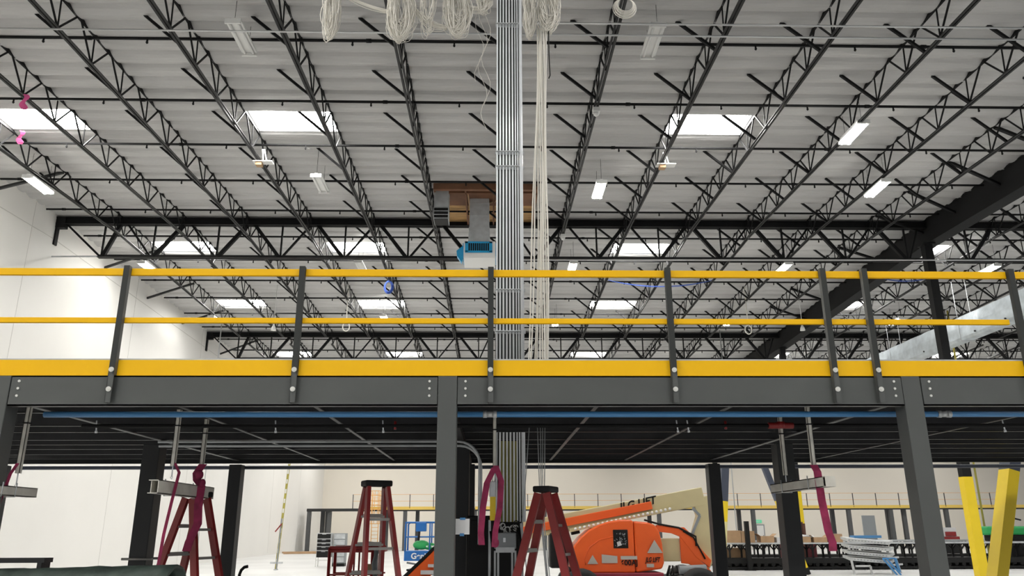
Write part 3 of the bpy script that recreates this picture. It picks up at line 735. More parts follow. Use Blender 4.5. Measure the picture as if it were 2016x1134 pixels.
def cables():
    rnd = random.Random(21)
    # hanging strands
    for k in range(9):
        x0 = .64+.014*k+rnd.uniform(-.004, .004)
        x1 = (.42, .455, .53, .56, .60, .625, .645, .67, .70)[k]
        yy = 9.9+rnd.uniform(-.03, .05)
        z0 = 8.9
        pts = []
        for i in range(15):
            s = i/14; e = s**1.3
            pts.append((x0+(x1-x0)*e+.012*math.sin(s*9+k), yy+.01*math.sin(s*5+k), z0+(3.31-z0)*s))
        tag(MB().tube(pts, .0105 if k < 5 else .012, 6).build('hanging_cable', M_ROPE), 'off-white cable hanging beside the riser down to the deck, %s from the left' % ORD[k], 'cable', 'off-white cables hanging beside the riser')
    for k, (xa, xb) in enumerate(((.47, .36), (.56, .59), (.60, .60), (.63, .61), (.66, .63))):
        tag(MB().tube([(xa, 9.95, 3.2), (xa+(xb-xa)*.5, 9.95, 2.5), (xb, 9.93, 1.9), (xb+.06, 9.9, 1.2), (xb+.02, 9.9, .5)], .006, 5).build('cable_tail', M_GALVD), 'grey cable tail below the deck by the right ladder, %s from the left' % ORD[k], 'cable', 'cable tails below the deck')
    # coils of cable hanging from the tray above
    def coil(cx, w, zb, zt, n, lb, y=9.9, skew=0., pinch=.5, r=.0048):
        n = int(n*1.5)
        m = MB()
        for k in range(n):
            ww = w/2*rnd.uniform(.25, 1.08); b = zb+rnd.random()**1.6*.32*(zt-zb); k1 = rnd.uniform(-.05, .05); k2 = rnd.uniform(3, 7); dx = rnd.uniform(-.12, .12)*w; yy = y+rnd.uniform(-.07, .07)
            H = zt-b; pts = []
            ph = rnd.uniform(0, 6)
            for i in range(23):
                a = math.pi*(-.5+1.0*i/22)*2          # full loop
                s = (1-math.cos(a+math.pi))/2        # 0 top .. 1 bottom
                wx = ww*math.sin(a+math.pi)*(pinch+(1-pinch)*(s**.8))
                pts.append((cx+dx*s+wx+skew*s+k1*math.sin(k2*s+ph)+.006*math.sin(5*a+ph), yy+.02*math.sin(a*2+ph), zt-H*s))
            m.tube(pts, r, 4, cap=False)
        tag(m.build('cable_coil', M_ROPE), lb, 'cable coil', 'off-white cable coils hanging at the top')
    coil(-2.40, .24, 8.62, 9.75, 34, 'off-white cable coil hanging at the top, leftmost and narrow')
    coil(-1.38, .44, 8.62, 9.8, 62, 'off-white cable coil hanging over a joist, largest of the left group')
    coil(-.57, .42, 8.72, 9.8, 52, 'off-white cable coil hanging just left of the riser', skew=.03)
    coil(-.98, .20, 8.70, 9.8, 10, 'thin off-white loop between the two large coils', pinch=.9)
    coil(-.16, .26, 9.13, 9.85, 22, 'short off-white cable coil touching the left side of the riser')
    coil(.52, .17, 8.72, 9.8, 34, 'narrow off-white cable coil touching the right side of the riser')
    coil(.80, .34, 8.80, 9.8, 50, 'off-white cable coil at the top of the hanging cables')
    m = MB()
    for k in range(7):
        rr = .115+.010*k; m.tube([(1.96+rr*math.cos(a)+.006*math.sin(k*3), 9.9+.01*k, 9.32+rr*math.sin(a)-.004*k) for a in [2*math.pi*i/24 for i in range(25)]], .0065, 5, cap=False)
    tag(m.build('cable_ring', M_ROPE), 'round ring coil of white cable at the top right of the riser', 'cable coil')
    def swag(a, b, sag, n, lb):
        m = MB()
        for k in range(n):
            o = rnd.uniform(0, .12); oy = rnd.uniform(-.04, .04); sg = sag*rnd.uniform(.4, 1.25)
            m.tube([(a[0]+(b[0]-a[0])*s/14, a[1]+oy, a[2]+(b[2]-a[2])*s/14-4*sg*(s/14)*(1-s/14)-o*.5) for s in range(15)], .0055, 4, cap=False)
        tag(m.build('cable_swag', M_ROPE), lb, 'cable', 'slack cables between the coils')
    swag((-2.2, 9.95, 9.45), (-1.55, 9.95, 9.2), .05, 12, 'slack white cables between the leftmost and the large coil')
    swag((-1.25, 9.95, 9.35), (-.7, 9.95, 8.95), .16, 16, 'slack white cables between the large coil and the riser coil')
    swag((-.45, 9.9, 9.3), (-.02, 9.9, 9.35), .12, 14, 'slack white cables just left of the riser top')
    m = MB()
    for k in range(3):
        m.tube([(-.22+.05*k+.07*math.sin(i*.9+k), 9.9+.2*min(1, i/6), 9.80-.13*i) for i in range(14+3*k)], .0028, 4)
    tag(m.build('stray_cable', M_ROPE), 'thin stray white wires straggling left of the riser', 'cable')
    tag(MB().tube([(.80, 9.9, 8.95), (.80, 9.9, 8.45), (.81, 9.9, 8.1), (.79, 9.9, 8.05)], .009, 6).build('black_tail', M_BLACK), 'short black cable tail right of the hanging cables', 'cable')
    # tray the coils hang from, above the view
    t = thing('cable_tray', 'galvanised cable tray the coils hang from', 'cable tray', (0, 9.9, 9.86))
    tr = MB().bar((-5, -.15, 0), (5, -.15, 0), .03, .08).bar((-5, .15, 0), (5, .15, 0), .03, .08)
    for i in range(34): tr.bar((-4.9+.3*i, -.15, -.02), (-4.9+.3*i, .15, -.02), .02, .02)
    tr.build('tray', M_GALVD, t)
cables()

# ---------------------------------------------------------------- step ladders
def ladder(x, y, th, h, lb, sticker=False, flip=1):
    t = thing('step_ladder', lb, 'ladder', (x, y, 0), R(th), 'red step ladders')
    sp = .28*h
    for sx in (-1, 1):
        for sy in (-1, 1):
            MB().bar((sx*.05, sy*.11, h-.06), (sx*sp, sy*.30, .02), .040, .085, (1, 0, 0)).build('rail', M_RED, t)
            MB().box(sx*sp-.05, sx*sp+.05, sy*.30-.03, sy*.30+.03, 0, .04).build('foot', M_BLACK, t)
    MB().box(-.10, .10, -.155, .155, h-.05, h+.015).build('top_cap', M_BLACK, t, .015)
    n = int(h/.3)
    for k in range(1, n):
        z = h-.06-.30*k; s = 1-(z-.02)/(h-.08)
        xx = .05+(sp-.05)*s; w = .11+.19*s
        MB().box(-xx-.045, -xx+.045, -w, w, z-.02, z+.02).build('step', M_RUNG, t)
        if k % 1 == 0: MB().bar((xx, -w, z-.04), (xx, w, z-.04), .028, .028).build('rear_rung', M_RUNG, t)
    z = h*.52; s = 1-z/h; xx = .05+(sp-.05)*s; w = .11+.19*s
    for sy in (-1, 1): MB().bar((-xx, sy*w, z), (0, sy*w, z+.06), .02, .012).bar((0, sy*w, z+.06), (xx, sy*w, z), .02, .012).build('spreader', M_RUNG, t)
    if sticker:
        p = lambda q, sy: Vector((-.05-(sp-.05)*q, sy*(.11+.19*q), (h-.06)+(.02-(h-.06))*q))
        m = MB()
        for a, b in ((.22, .30), (.42, .52), (.56, .62)):
            m.bar(p(a, -1)+Vector((0, -.017, 0)), p(b, -1)+Vector((0, -.017, 0)), .006, .05, (1, 0, 0))
        m.build('sticker', M_PAPER, t)
    return t
ladder(-1.29, 9.0, -64, 2.34, 'dark red step ladder standing left of the centre column')
ladder(.59, 8.95, -24, 2.27, 'red step ladder with white stickers standing right of the riser', True)
ladder(-3.37, 9.3, -24, 2.24, 'dark red step ladder at the left under the slung channel')

# ---------------------------------------------------------------- machines
def boom_lift():
    t = thing('boom_lift', 'orange and cream articulated boom lift parked behind the right ladder', 'boom lift', (3.0, 20.4, 0))
    ox, oz = 3.0, 0
    P = lambda pts: [(x-ox, z) for x, z in pts]
    # engine hood
    hood = [(1.90, .92), (1.87, 1.10), (1.90, 1.25), (2.0, 1.45), (2.15, 1.62), (2.35, 1.78), (2.6, 1.90), (2.85, 1.98), (3.1, 2.02), (3.40, 2.02), (3.45, 1.98), (3.45, .80), (2.1, .80)]
    MB().prism(P(hood), -.45, .45).build('hood', M_ORANGE, t, .05)
    MB().prism(P([(3.465, .80), (3.465, 1.99), (3.8, 1.96), (3.98, 1.90), (4.08, 1.75), (4.14, 1.45), (4.16, 1.02), (4.1, .88)]), -.45, .45).build('side_hood', M_ORANGE, t, .04)
    r = MB(); pts = [(2.25, .98), (2.22, 1.1), (2.35, 1.38), (2.6, 1.55), (2.9, 1.62), (3.2, 1.66)]
    r.tube([(x-ox, -.455, z) for x, z in pts], .012, 6); r.build('hood_crease', M_ORANGE, t)
    MB().box(-.06, .30, -.47, -.452, 1.36, 1.79).build('vent_opening', M_BLACK, t, .01)
    v = MB(); rnd = random.Random(2)
    for k in range(26): a, b = rnd.uniform(-.02, .24), rnd.uniform(1.42, 1.72); v.tube([(a, -.478, b), (a+rnd.uniform(-.05, .05), -.478, b+rnd.uniform(-.05, .05))], .008, 4)
    v.build('engine_hose', M_SCREEN, t); MB().add([(.04, -.482, 1.40), (.14, -.482, 1.43), (.11, -.482, 1.53), (.02, -.482, 1.5)], [(0, 1, 2, 3)]).build('tag_card', M_PAPER, t)
    # decals
    d = MB()
    for cx, cz, s in ((-.58, 1.08, .13), (.94, 1.36, .19)):
        MB().add([(cx-s, -.478, cz-s*.6), (cx+s, -.478, cz-s*.6), (cx, -.478, cz+s)], [(0, 1, 2)]).build('warning_decal', mat('decal_grey', (.45, .43, .38), .5), t)
    d = MB(); d.add([(-.36, -.478, 1.02), (.02, -.478, 1.02), (.02, -.478, 1.18), (-.36, -.478, 1.22)], [(0, 1, 2, 3)]); d.build('decal', mat('decal_grey', (.45, .43, .38), .5), t)
    d = MB(); d.add([(.10, -.478, 1.10), (.5, -.478, 1.10), (.5, -.478, 1.18), (.1, -.478, 1.18)], [(0, 1, 2, 3)]); d.build('decal', mat('decal_grey', (.45, .43, .38), .5), t)
    d = MB(); d.add([(.72, -.478, .92), (.9, -.478, .92), (.9, -.478, 1.0), (.72, -.478, 1.0)], [(0, 1, 2, 3)])
    o = d.build('decal', mat('decal_grey', (.45, .43, .38), .5), t)
    text('model_lettering', '600AJ', .17, (.10, -.476, .97), M_BLACK, t, bold=.004)
    text('side_lettering', 'JLG LIFT', .155, (.70, -.476, 1.04), M_BLACK, t, shear=.3, bold=.004).scale = (.62, 1, 1)
    # chassis
    MB().box(-1.2, 2.5, -.5, .5, .45, .72).build('chassis', M_BLACK, t, .03)
    MB().box(-1.0, 1.1, -.62, .6, .70, .80).build('turntable', M_MAROON, t, .02)
    for x in (-.9, 1.9):
        for y in (-.85, .85):
            w = MB(); n = 20
            w.tube([(x, y-.18, .46), (x, y-.15, .46), (x, y+.15, .46), (x, y+.18, .46)], [.36, .46, .46, .36], 22); wh = w.build('wheel', M_TYRE, t)
            MB().tube([(x, y-.2, .46), (x, y+.2, .46)], .2, 14).build('rim', M_MAROON, wh)
    g = MB(); rnd = random.Random(4)
    for k in range(16): a = rnd.uniform(1.15, 2.2); g.tube([(a, -.3, .95), (a+rnd.uniform(-.1, .1), -.35, .75), (a+rnd.uniform(-.2, .2), -.3, .7)], .02, 6)
    g.build('hydraulic_hose', M_BLACK, t); MB().tube([(1.5, -.5, .86), (2.15, -.5, .88)], .1, 12).build('cylinder', M_SCREEN, t)
    # booms
    b0, b1 = Vector((-2.3, 0, 1.66)), Vector((2.24, 0, 2.56))
    d = (b1-b0).normalized(); n = Vector((-d.z, 0, d.x))
    MB().bar(b0+n*.1+d*.1, b1+n*.02+d*.08, .34, .44).build('main_boom', M_CREAM, t, .02)
    q = MB(); q.bar(b0-d*.2+n*.1+Vector((0, -.21, 0)), b0+d*3.35+n*.06+Vector((0, -.21, 0)), .06, .19); q.build('fly_boom', M_ORANGE, t, .01)
    MB().bar(b0+d*1.2-n*.12+Vector((0, -.22, 0)), b0+d*3.9-n*.12+Vector((0, -.22, 0)), .06, .09).build('hose_carrier', M_CREAM, t)
    c = MB()
    for i in range(22): c.sphere(tuple(b0+d*(1.35+i*.115)-n*.115+Vector((0, -.255, 0))), .036, 6, 4)
    c.build('hose_link', M_WHITE, t)
    tx = text('boom_lettering', 'JLG LIFT', .26, tuple(b0+d*2.55+n*.085+Vector((0, -.185, 0))), M_BLACK, t, rot=(90, -math.degrees(math.atan2(d.z, d.x)), 0), shear=.2, bold=.006)
    MB().bar(b0+d*2.0-n*.30, b0+d*2.5-n*.28, .2, .16).build('boom_rest', M_CREAM, t); MB().bar(b0+d*1.25-n*.17, b0+d*1.45-n*.17, .3, .14).build('roller', M_BLACK, t)
    # tower
    MB().prism([(2.0, 2.52), (2.42, 2.60), (2.44, 2.2), (2.42, 1.0), (2.30, .82), (2.22, 1.0), (1.96, 1.62), (2.14, 2.12)], -.16, .16).build('tower', M_CREAM, t, .02)
    MB().bar((2.0, -.18, 2.30), (2.17, -.18, 2.12), .05, .06).bar((2.17, -.18, 2.12), (1.95, -.18, 1.68), .05, .06).build('tower_edge', M_SCREEN, t)
    MB().prism([(1.05, 1.90), (1.05, 1.74), (1.42, 1.70), (1.62, 1.62), (1.98, 1.14), (2.30, .90), (2.36, 1.06), (2.10, 1.36), (1.86, 1.72), (1.74, 1.84), (1.5, 1.84)], -.28, -.16).build('link_arm', M_ORANGE, t, .012)
    MB().prism([(1.62, 1.62), (1.62, 1.0), (1.80, .98), (2.26, .78), (2.34, .82), (2.0, 1.14)], -.27, -.18).build('lower_link', M_ORANGE, t, .01)
    MB().box(1.12, 1.62, -.2, .3, 1.04, 1.58).build('tank_box', M_CREAM, t, .02)
    MB().tube([(.75, -.3, 2.02), (1.1, -.3, 1.92), (1.6, -.3, 1.83), (2.0, -.32, 1.62), (2.0, -.32, 1.4)], .025, 6).tube([(1.7, -.3, 1.75), (1.95, -.3, 1.6), (2.2, -.3, 1.1)], .02, 6).build('hose', M_BLACK, t)
    # black gear box at the hood's left
    MB().box(-1.6, -1.15, -.3, .3, .9, 1.72).build('valve_block', M_BLACK, t, .05)
    MB().tube([(-1.45, -.32, 1.66), (-1.38, -.32, 1.74), (-1.28, -.32, 1.7), (-1.28, -.32, 1.6)], .03, 6).build('lifting_eye', M_BLACK, t)
boom_lift()

def scissor_lift():
    t = thing('scissor_lift', 'blue scissor lift with green bags on its platform behind the centre column', 'scissor lift', (-1.9, 24, 0))
    MB().box(-.62, .75, -.4, .4, .95, 1.22).build('platform_fascia', M_GBLUE, t, .01)
    text('side_lettering', 'Genie GS', .22, (-.42, -.41, 1.01), M_WHITE, t, bold=.006)
    r = MB()
    for y in (-.38, .38):
        r.tube([(-.6, y, 1.2), (-.6, y, 1.95), (-.54, y, 2.0), (.75, y, 2.0)], .025, 8).tube([(.74, y, 1.2), (.74, y, 2.0)], .025, 8).tube([(-.6, y, 1.6), (.74, y, 1.6)], .018, 8).tube([(.1, y, 1.2), (.1, y, 2.0)], .02, 8)
    r.tube([(-.6, -.38, 2.0), (-.6, .38, 2.0)], .025, 8).build('guard_rail', M_GBLUE, t)
    MB().box(-.3, .0, -.45, -.3, 1.75, 2.0).build('control_box', M_GBLUE, t, .02); MB().tube([(-.22, -.4, 1.5), (-.2, -.4, 1.75)], .035, 6).build('joystick', M_BLACK, t)
    MB().sphere((-.15, -.25, 1.38), .24, 12, 8, (1, .6, .55)).sphere((.1, -.25, 1.34), .2, 12, 8, (1, .6, .5)).build('green_bag', M_GREEN, t)
    MB().box(.0, .5, -.36, -.1, 1.32, 1.36).build('board', M_WHITE, t)
    s = MB()
    for z in (.5, .7): s.bar((-.55, -.25, z), (.65, -.25, z+.2), .05, .05).bar((-.55, -.25, z+.2), (.65, -.25, z), .05, .05)
    s.build('scissor_arm', M_SCREEN, t)
    MB().box(-.62, .75, -.38, .38, .15, .5).build('base', M_SCREEN, t, .02)
    for x in (-.45, .55):
        for y in (-.4, .4): MB().tube([(x, y-.07, .19), (x, y+.07, .19)], .19, 16).build('wheel', M_TYRE, t)
scissor_lift()

def orange_arm():
    t = thing('lift_jib', 'slanting orange lift arm with black edge in front of the blue lift', 'lift arm', (-1.4, 17.6, 0))
    MB().prism([(-1.0, .30), (.62, 1.82), (.62, 1.36), (-.62, .22)], -.15, .15).build('arm', M_ORANGE, t, .01)
    MB().bar((-1.02, -.0, .34), (.62, 0, 1.86), .32, .06).build('top_edge', M_BLACK, t)
    MB().box(-.1, .3, -.19, -.155, .92, 1.0).box(.05, .35, -.19, -.155, 1.06, 1.12).build('sticker', M_PAPER, t); MB().box(-.3, .1, -.2, -.155, .72, .86).build('blue_label', M_GBLUE, t)
    MB().box(.3, .9, -.3, .3, 0, 1.3).build('pedestal', M_SCREEN, t)
orange_arm()

def red_platform():
    t = thing('red_basket', 'red tubular lift basket standing behind the centre-left ladder', 'basket', (-2.2, 13.6, 0))
    m = MB()
    X = [-.42, -.02, .27, .40]
    for y in (-.25, .25):
        for x in (-.42, .27): m.tube([(x, y, .1), (x, y, 1.55)], .026, 8)
        for z in (1.55, 1.50, 1.14, .6): m.tube([(-.42, y, z), (.42, y, z)], .014 if z < 1.5 else .026, 8)
        m.tube([(-.02, y, .1), (-.02, y, 1.5)], .015, 8)
    for x in (-.42, .42): m.tube([(x, -.25, 1.5), (x, .25, 1.5)], .026, 8); m.tube([(x, -.25, .1), (x, .25, .1)], .03, 8)
    m.build('frame', mat('red_tube', (.38, .03, .03), .45), t); MB().box(-.5, .45, -.3, .3, .98, 1.06).build('deck', mat('rust_deck', (.25, .07, .05), .6), t)
    MB().box(-.5, .45, -.3, .3, 0, .1).build('skid', M_BLACK, t)
    MB().box(.30, .36, -.32, -.26, 1.1, 1.52).tube([(.2, -.3, 1.62), (.36, -.3, 1.6), (.45, -.3, 1.56)], .03, 6).tube([(.33, -.3, 1.1), (.3, -.3, 1.3), (.35, -.3, 1.5)], .035, 6).build('control_stalk', M_SCREEN, t)
    MB().box(.2, .34, -.3, -.24, 1.18, 1.3).build('rag', M_CARD, t)
red_platform()

def bits_floor():
    # tool cart
    t = thing('tool_chest', 'black and silver tool chest on legs standing on the floor by the left wall', 'tool chest', (-8.5, 42, 0))
    MB().box(-.35, .35, -.3, .3, .45, 1.62).build('body', M_STAIR, t, .01)
    for k, (a, b) in enumerate(((1.36, 1.58), (1.17, 1.31), (.99, 1.12), (.80, .95), (.45, .75))):
        d = MB().box(-.33, .33, -.33, -.3, a, b).build('drawer', M_BLACK, t, .006); MB().box(-.1, .1, -.345, -.33, b-.03, b-.015).build('handle', M_GALV, d)
    f = MB()
    for x in (-.36, .36):
        for y in (-.28, .28): f.box(x-.02, x+.02, y-.02, y+.02, 0, .5)
    f.box(-.36, .36, -.3, -.26, .30, .34); f.build('leg', M_WHITE, t)
    t = thing('drawer_unit', 'grey drawer unit standing right of the black tool chest', 'drawer unit', (-7.8, 42.4, 0))
    MB().box(-.3, .3, -.3, .3, .15, 1.6).build('body', M_SCREEN, t)
    for k in range(5): MB().box(-.28, .28, -.32, -.3, .2+.28*k, .44+.28*k).build('drawer', M_GALVD, t, .005)
    MB().box(-.3, .3, -.28, .28, 0, .15).build('plinth', M_BLACK, t)
    # striped pole with stand
    t = thing('marker_pole', 'tall yellow striped pole standing on a foot in front of the left wall', 'pole', (-10.05, 38.8, 0))
    m = MB(); m.bar((.0, 0, 0.05), (.38, 0, 7.4), .10, .06); m.build('pole', M_OLIVE, t)
    s = MB()
    for i in range(16):
        a = .3+i*.45; s.bar((.0+.38*a/7.4-.0, -.035, a), (.38*(a+.2)/7.4, -.035, a+.2), .07, .01)
    s.build('stripe', M_WHITE, t)
    MB().bar((.03, -.05, .05), (.1, -.05, 2.3), .05, .05).build('post', M_SCREEN, t)
    MB().box(-.28, .28, -.05, .05, .28, .36).box(-.05, .05, -.2, .2, 0, .05).build('foot', M_GALVD, t); MB().bar((-.15, -.08, 1.7), (.12, -.08, 2.05), .05, .05).build('red_clamp', M_RED, t)
    # planks on the floor at the wall
    for k, (x, y, a) in enumerate(((-14.2, 63, 14), (-13.6, 64, 6), (-14.8, 65, 22))):
        o = MB().box(-1.6, 1.6, -.2, .2, 0, .12).build('plank', M_CARD); o.location = (x, y, .0+.0); o.rotation_euler = (0, 0, R(a)); tag(o, 'timber plank on the floor by the far left wall, %s of three' % ('nearest', 'middle', 'farthest')[k], 'plank', 'planks at the far left wall')
    # bent pipe stub
    t = tag(MB().tube([(-3.62, 12, 0), (-3.62, 12, 1.22), (-3.60, 12, 1.28), (-3.56, 12, 1.32), (-3.51, 12, 1.33)], .022, 8).build('pipe_stub', M_BLACK), 'dark bent pipe stub rising right of the rear left column', 'pipe')
    # green wrapped stack at the bottom left
    t = thing('wrapped_stack', 'dark green wrapped stack at the bottom left corner', 'wrapped goods', (-3.55, 7.25, 0))
    MB().box(-1.0, .75, -.2, .25, 0, 1.36).build('crate', M_BLACK, t)
    n = 18; vs = []; fs = []; rnd = random.Random(8)
    for i in range(n+1):
        x = -1.2+2.02*i/n
        for k in range(9):
            a = math.pi*k/8; vs.append((x, -.26+.54*k/8, 1.34+.17*math.sin(a)**.5+.018*rnd.random()+.03*(i/n)))
    for i in range(n):
        for k in range(8): fs.append((i*9+k, (i+1)*9+k, (i+1)*9+k+1, i*9+k+1))
    m = MB().add(vs, fs, True); o = m.build('wrap', M_TARP, t); q = o.modifiers.new('s', 'SOLIDIFY'); q.thickness = .03
    tag(MB().box(-4.75, -4.06, 7.6, 7.75, 1.56, 1.60).box(-4.7, -4.66, 7.6, 7.75, 0, 1.56).box(-4.12, -4.08, 7.6, 7.75, 0, 1.56).build('side_rack', M_GREYD), 'dark bench edge behind the green wrapped stack at the far left', 'bench')
bits_floor()

# ---------------------------------------------------------------- far platform
def far_platform():
    Y = 70; k = 70/66.
    f = [(-14.9, -10.3), (-10.3, 60)]
    t = thing('far_platform', 'distant platform with yellow edge and railing along the back wall', 'platform', (0, Y, 0))
    MB().box(-15.9, 58, .02, 2.2, 3.30, 3.46).build('deck', M_GREYD, t)
    MB().box(-11.2, -4.5, -.05, .02, 3.34, 3.60).box(-1.5, 58, -.05, .02, 3.34, 3.60).build('toe_board', mat('far_yellow', (.80, .56, .12), .5), t)
    MB().box(-15.9, 58, -.03, .0, 3.22, 3.42).build('fascia', M_GREYD, t)
    w = .16
    for x, y in ((-15.7, 0), (-14.9, 1.8), (-14.5, 1.8), (-14.0, .2), (-9.3, 1.8), (-7.5, 0), (-6.6, 1.8), (-1.5, 0), (4.5, 0), (10, 1.8), (13.9, 1.8), (14.4, 0), (21.9, 1.8), (22.6, 0), (26.8, 1.8), (30.3, 1.8), (31.0, 0), (34.7, 0), (35.3, 1.8), (36.1, .5), (39.6, 0), (42.9, 1.8), (48, 0)):
        MB().box(x-w, x+w, y, y+2*w, 0, 3.3).build('column', mat('far_column_backlit', (.085, .088, .09), .6), t)  # backlighting is put into the columns' lighter grey
    x = -15.2; 
    pm = MB().box(-.03, .03, -.05, -.01, 3.45, 4.62).mesh('post', M_GREYD)
    xs = [-12.0, -11.1]+[-9.15+2.03*i for i in range(27)]
    for x in xs: link('post', pm, t, 0, (x, 0, 0))
    MB().box(-12, 46, -.02, .0, 4.60, 4.63).box(-12, 46, -.02, 0, 4.05, 4.08).build('rail', M_AMBER, t)
    c = thing('cage_ladder', 'amber caged ladder climbing to the distant platform', 'ladder', (-9.95, 69.4, 0))
    r = MB()
    for x in (-.28, .28): r.tube([(x, 0, 0), (x, 0, 4.8)], .035, 6)
    for i in range(15): r.tube([(-.28, 0, .4+.3*i), (.28, 0, .4+.3*i)], .02, 5)
    r.build('rungs', M_AMBER, c)
    g = MB()
    for i in range(8):
        z = 2.2+.38*i; g.tube([(-.45*math.cos(a), -.05-.7*math.sin(a), z) for a in [math.pi*j/10 for j in range(11)]], .03, 5)
    for j in range(1, 10, 2):
        a = math.pi*j/10; g.tube([(-.45*math.cos(a), -.05-.7*math.sin(a), 2.2), (-.45*math.cos(a), -.05-.7*math.sin(a), 4.86)], .025, 5)
    g.build('cage', M_AMBER, c)
    # exit door and sign
    d = MB().box(25.6, 26.45, YB-.04, YB, 0, 2.05).build('door_1', M_SCREEN); struct(d)
    MB().box(25.7, 26.35, YB-.06, YB-.04, .1, 1.95).build('door_leaf', M_WHITE, d); MB().box(26.25, 26.3, YB-.1, YB-.06, .95, 1.05).build('handle', M_BLACK, d)
    e = thing('exit_sign', 'small green lit exit sign over the far door', 'sign', (25.9, YB-.03, 2.32))
    MB().box(-.32, .32, -.03, .03, -.14, .16).build('panel', M_EXIT, e)
    text('lettering', 'EXIT', .22, (-.26, -.035, -.07), M_WHITE, e)
far_platform()

# ---------------------------------------------------------------- conveyors and goods
def conveyors():
    rnd = random.Random(12)
    for (ya, x0, x1, zt, lb) in ((37, 10.3, 30, 1.14, 'long black conveyor line crossing the right background, front run'), (41.5, 10.6, 34, 1.16, 'long black conveyor line behind the front run')):
        t = thing('conveyor', lb, 'conveyor', ((x0+x1)/2, ya, 0), 0, 'black conveyor lines')
        L = (x1-x0)/2
        MB().box(-L, L, -.4, -.34, zt-.05, zt+.02).box(-L, L, .34, .4, zt-.05, zt+.02).build('side_frame', M_GALVD, t)
        MB().box(-L, L, -.34, .34, zt-.04, zt-.01).build('belt', M_BLACK, t)
        MB().box(-L, L, -.5, .5, .40, .50).box(-L, L, -.55, -.48, .28, .50).build('lower_beam', M_BLACK, t)
        x = -L+.3; i = 0
        while x < L:
            for y in (-.36, .36):
                m = MB()
                m.box(x-.035, x+.035, y-.03, y+.03, .4, zt-.05); m.bar((x, y, zt-.32), (x-.22, y, zt-.06), .05, .05); m.bar((x, y, zt-.32), (x+.22, y, zt-.06), .05, .05)
                m.box(x-.035, x+.035, y-.035, y+.035, 0, .45)
                m.build('leg', M_BLACK, t)
            x += .75
        m = MB(); x = -L+.2
        while x < L:
            m.tube([(x, -.5, .22+.08*rnd.random()), (x, .5, .2)], .09, 8); x += .33
        m.build('roller', M_BLACK, t)
        MB().box(-L, L, -.5, .5, .04, .14).build('base_rail', M_BLACK, t)
    def box(x, w, z0, h, lb, y=36.9, d=.6, m=M_CARD, open_=False, rz=0):
        t = thing('cardboard_box', lb, 'box', (x, y, z0), R(rz), 'cardboard boxes on the conveyor')
        MB().box(-w/2, w/2, -d/2, d/2, 0, h).build('carton', m, t)
        MB().box(-w/2-.002, w/2+.002, -.04, .04, h, h+.004).build('tape', M_PAPER, t)
        if open_:
            MB().bar((-w/2, 0, h), (-w/2-.14, 0, h+.1), d*.9, .01, (0, 0, 1)).build('flap', m, t); MB().bar((w/2, 0, h), (w/2+.14, 0, h+.1), d*.9, .01, (0, 0, 1)).build('flap', m, t)
    box(10.85, .62, 1.16, .52, 'cardboard box on the conveyor right of the cream post, left of a pair')
    box(11.48, .60, 1.16, .50, 'cardboard box on the conveyor just left of the black upright')
    box(12.35, .60, 1.16, .28, 'open cardboard box on the conveyor left of the thick middle column', open_=True)
    box(13.0, .45, 1.16, .22, 'low pale box on the conveyor beside the thick middle column', m=M_PAPER)
    box(14.1, .42, 1.16, .24, 'small box with papers on the conveyor right of the middle column')
    box(14.75, .6, 1.16, .22, 'low open box on the conveyor left of the magenta strap', open_=True)
    box(15.5, .5, 1.16, .36, 'cardboard box on the conveyor right of the magenta strap')
    box(11.0, 1.2, .50, .42, 'wide carton stored under the conveyor beside the cream post', y=37.8)
    tag(MB().box(13.9, 14.52, 37.9, 38.3, 0, 2.05).box(14.48, 14.6, 37.85, 38.3, 1.3, 1.98).build('brown_board', M_BROWN), 'dark brown upright box standing on the conveyor behind small boxes', 'board')
    tag(MB().box(13.7, 15.2, 38.3, 39, 0, 1.1).build('red_bin', mat('red_bin', (.13, .02, .025), .6)), 'dark red bin under the conveyor left of the magenta strap', 'bin')
    m = MB()
    for q in range(3): m.add([(14.0+.1*q, 36.7, 1.42+.02*q), (14.3+.1*q, 36.65, 1.38), (14.35+.1*q, 36.9, 1.45), (14.05, 36.95, 1.5)], [(0, 1, 2, 3)])
    o = m.build('paper_sheets', M_PAPER); o.modifiers.new('s', 'SOLIDIFY').thickness = .01; tag(o, 'loose white papers on a small box right of the middle column', 'paper')
    t = thing('support_upright', 'black upright standing among the boxes on the conveyor', 'post', (11.35, 36.3, 0)); MB().box(-.09, .09, -.09, .09, 0, 2.08).build('shaft', M_BLACK, t); MB().box(-.2, .2, -.2, .2, 0, .03).build('foot', M_BLACK, t)
    # far A: painted posts and braces
    for (a, b, w, lb, zs) in (((9.62, 33, 4.2), (9.12, 33, 0), .30, 'slanting post with blue-grey top and cream foot left of the thick column', (2.85, 2.35)), ((11.29, 33, 4.2), (12.6, 33, 0), .22, 'slanting brace with blue-grey top and yellow foot left of the middle column', (2.88, 2.88))):
        t = thing('painted_brace', lb, 'brace', ((a[0]+b[0])/2, a[1], 0), 0, 'painted braces in the background')
        ox = (a[0]+b[0])/2
        P = lambda z: (a[0]+(b[0]-a[0])*(a[2]-z)/a[2]-ox, 0, z)
        MB().bar(P(4.2), P(zs[0]), w, w, (0, 1, 0)).build('upper_shaft', M_BLUEGREY, t); 
        MB().bar(P(zs[0]), P(zs[1]-.3), w, w, (0, 1, 0)).build('yellow_band', M_YEL2, t)
        MB().bar(P(zs[1]-.3), P(.25), w, w, (0, 1, 0)).build('lower_shaft', M_YELPALE if 'cream' in lb else M_YEL2, t)
        MB().bar(P(.25), P(0), w*1.05, w*1.05, (0, 1, 0)).build('foot', M_BLACK, t)
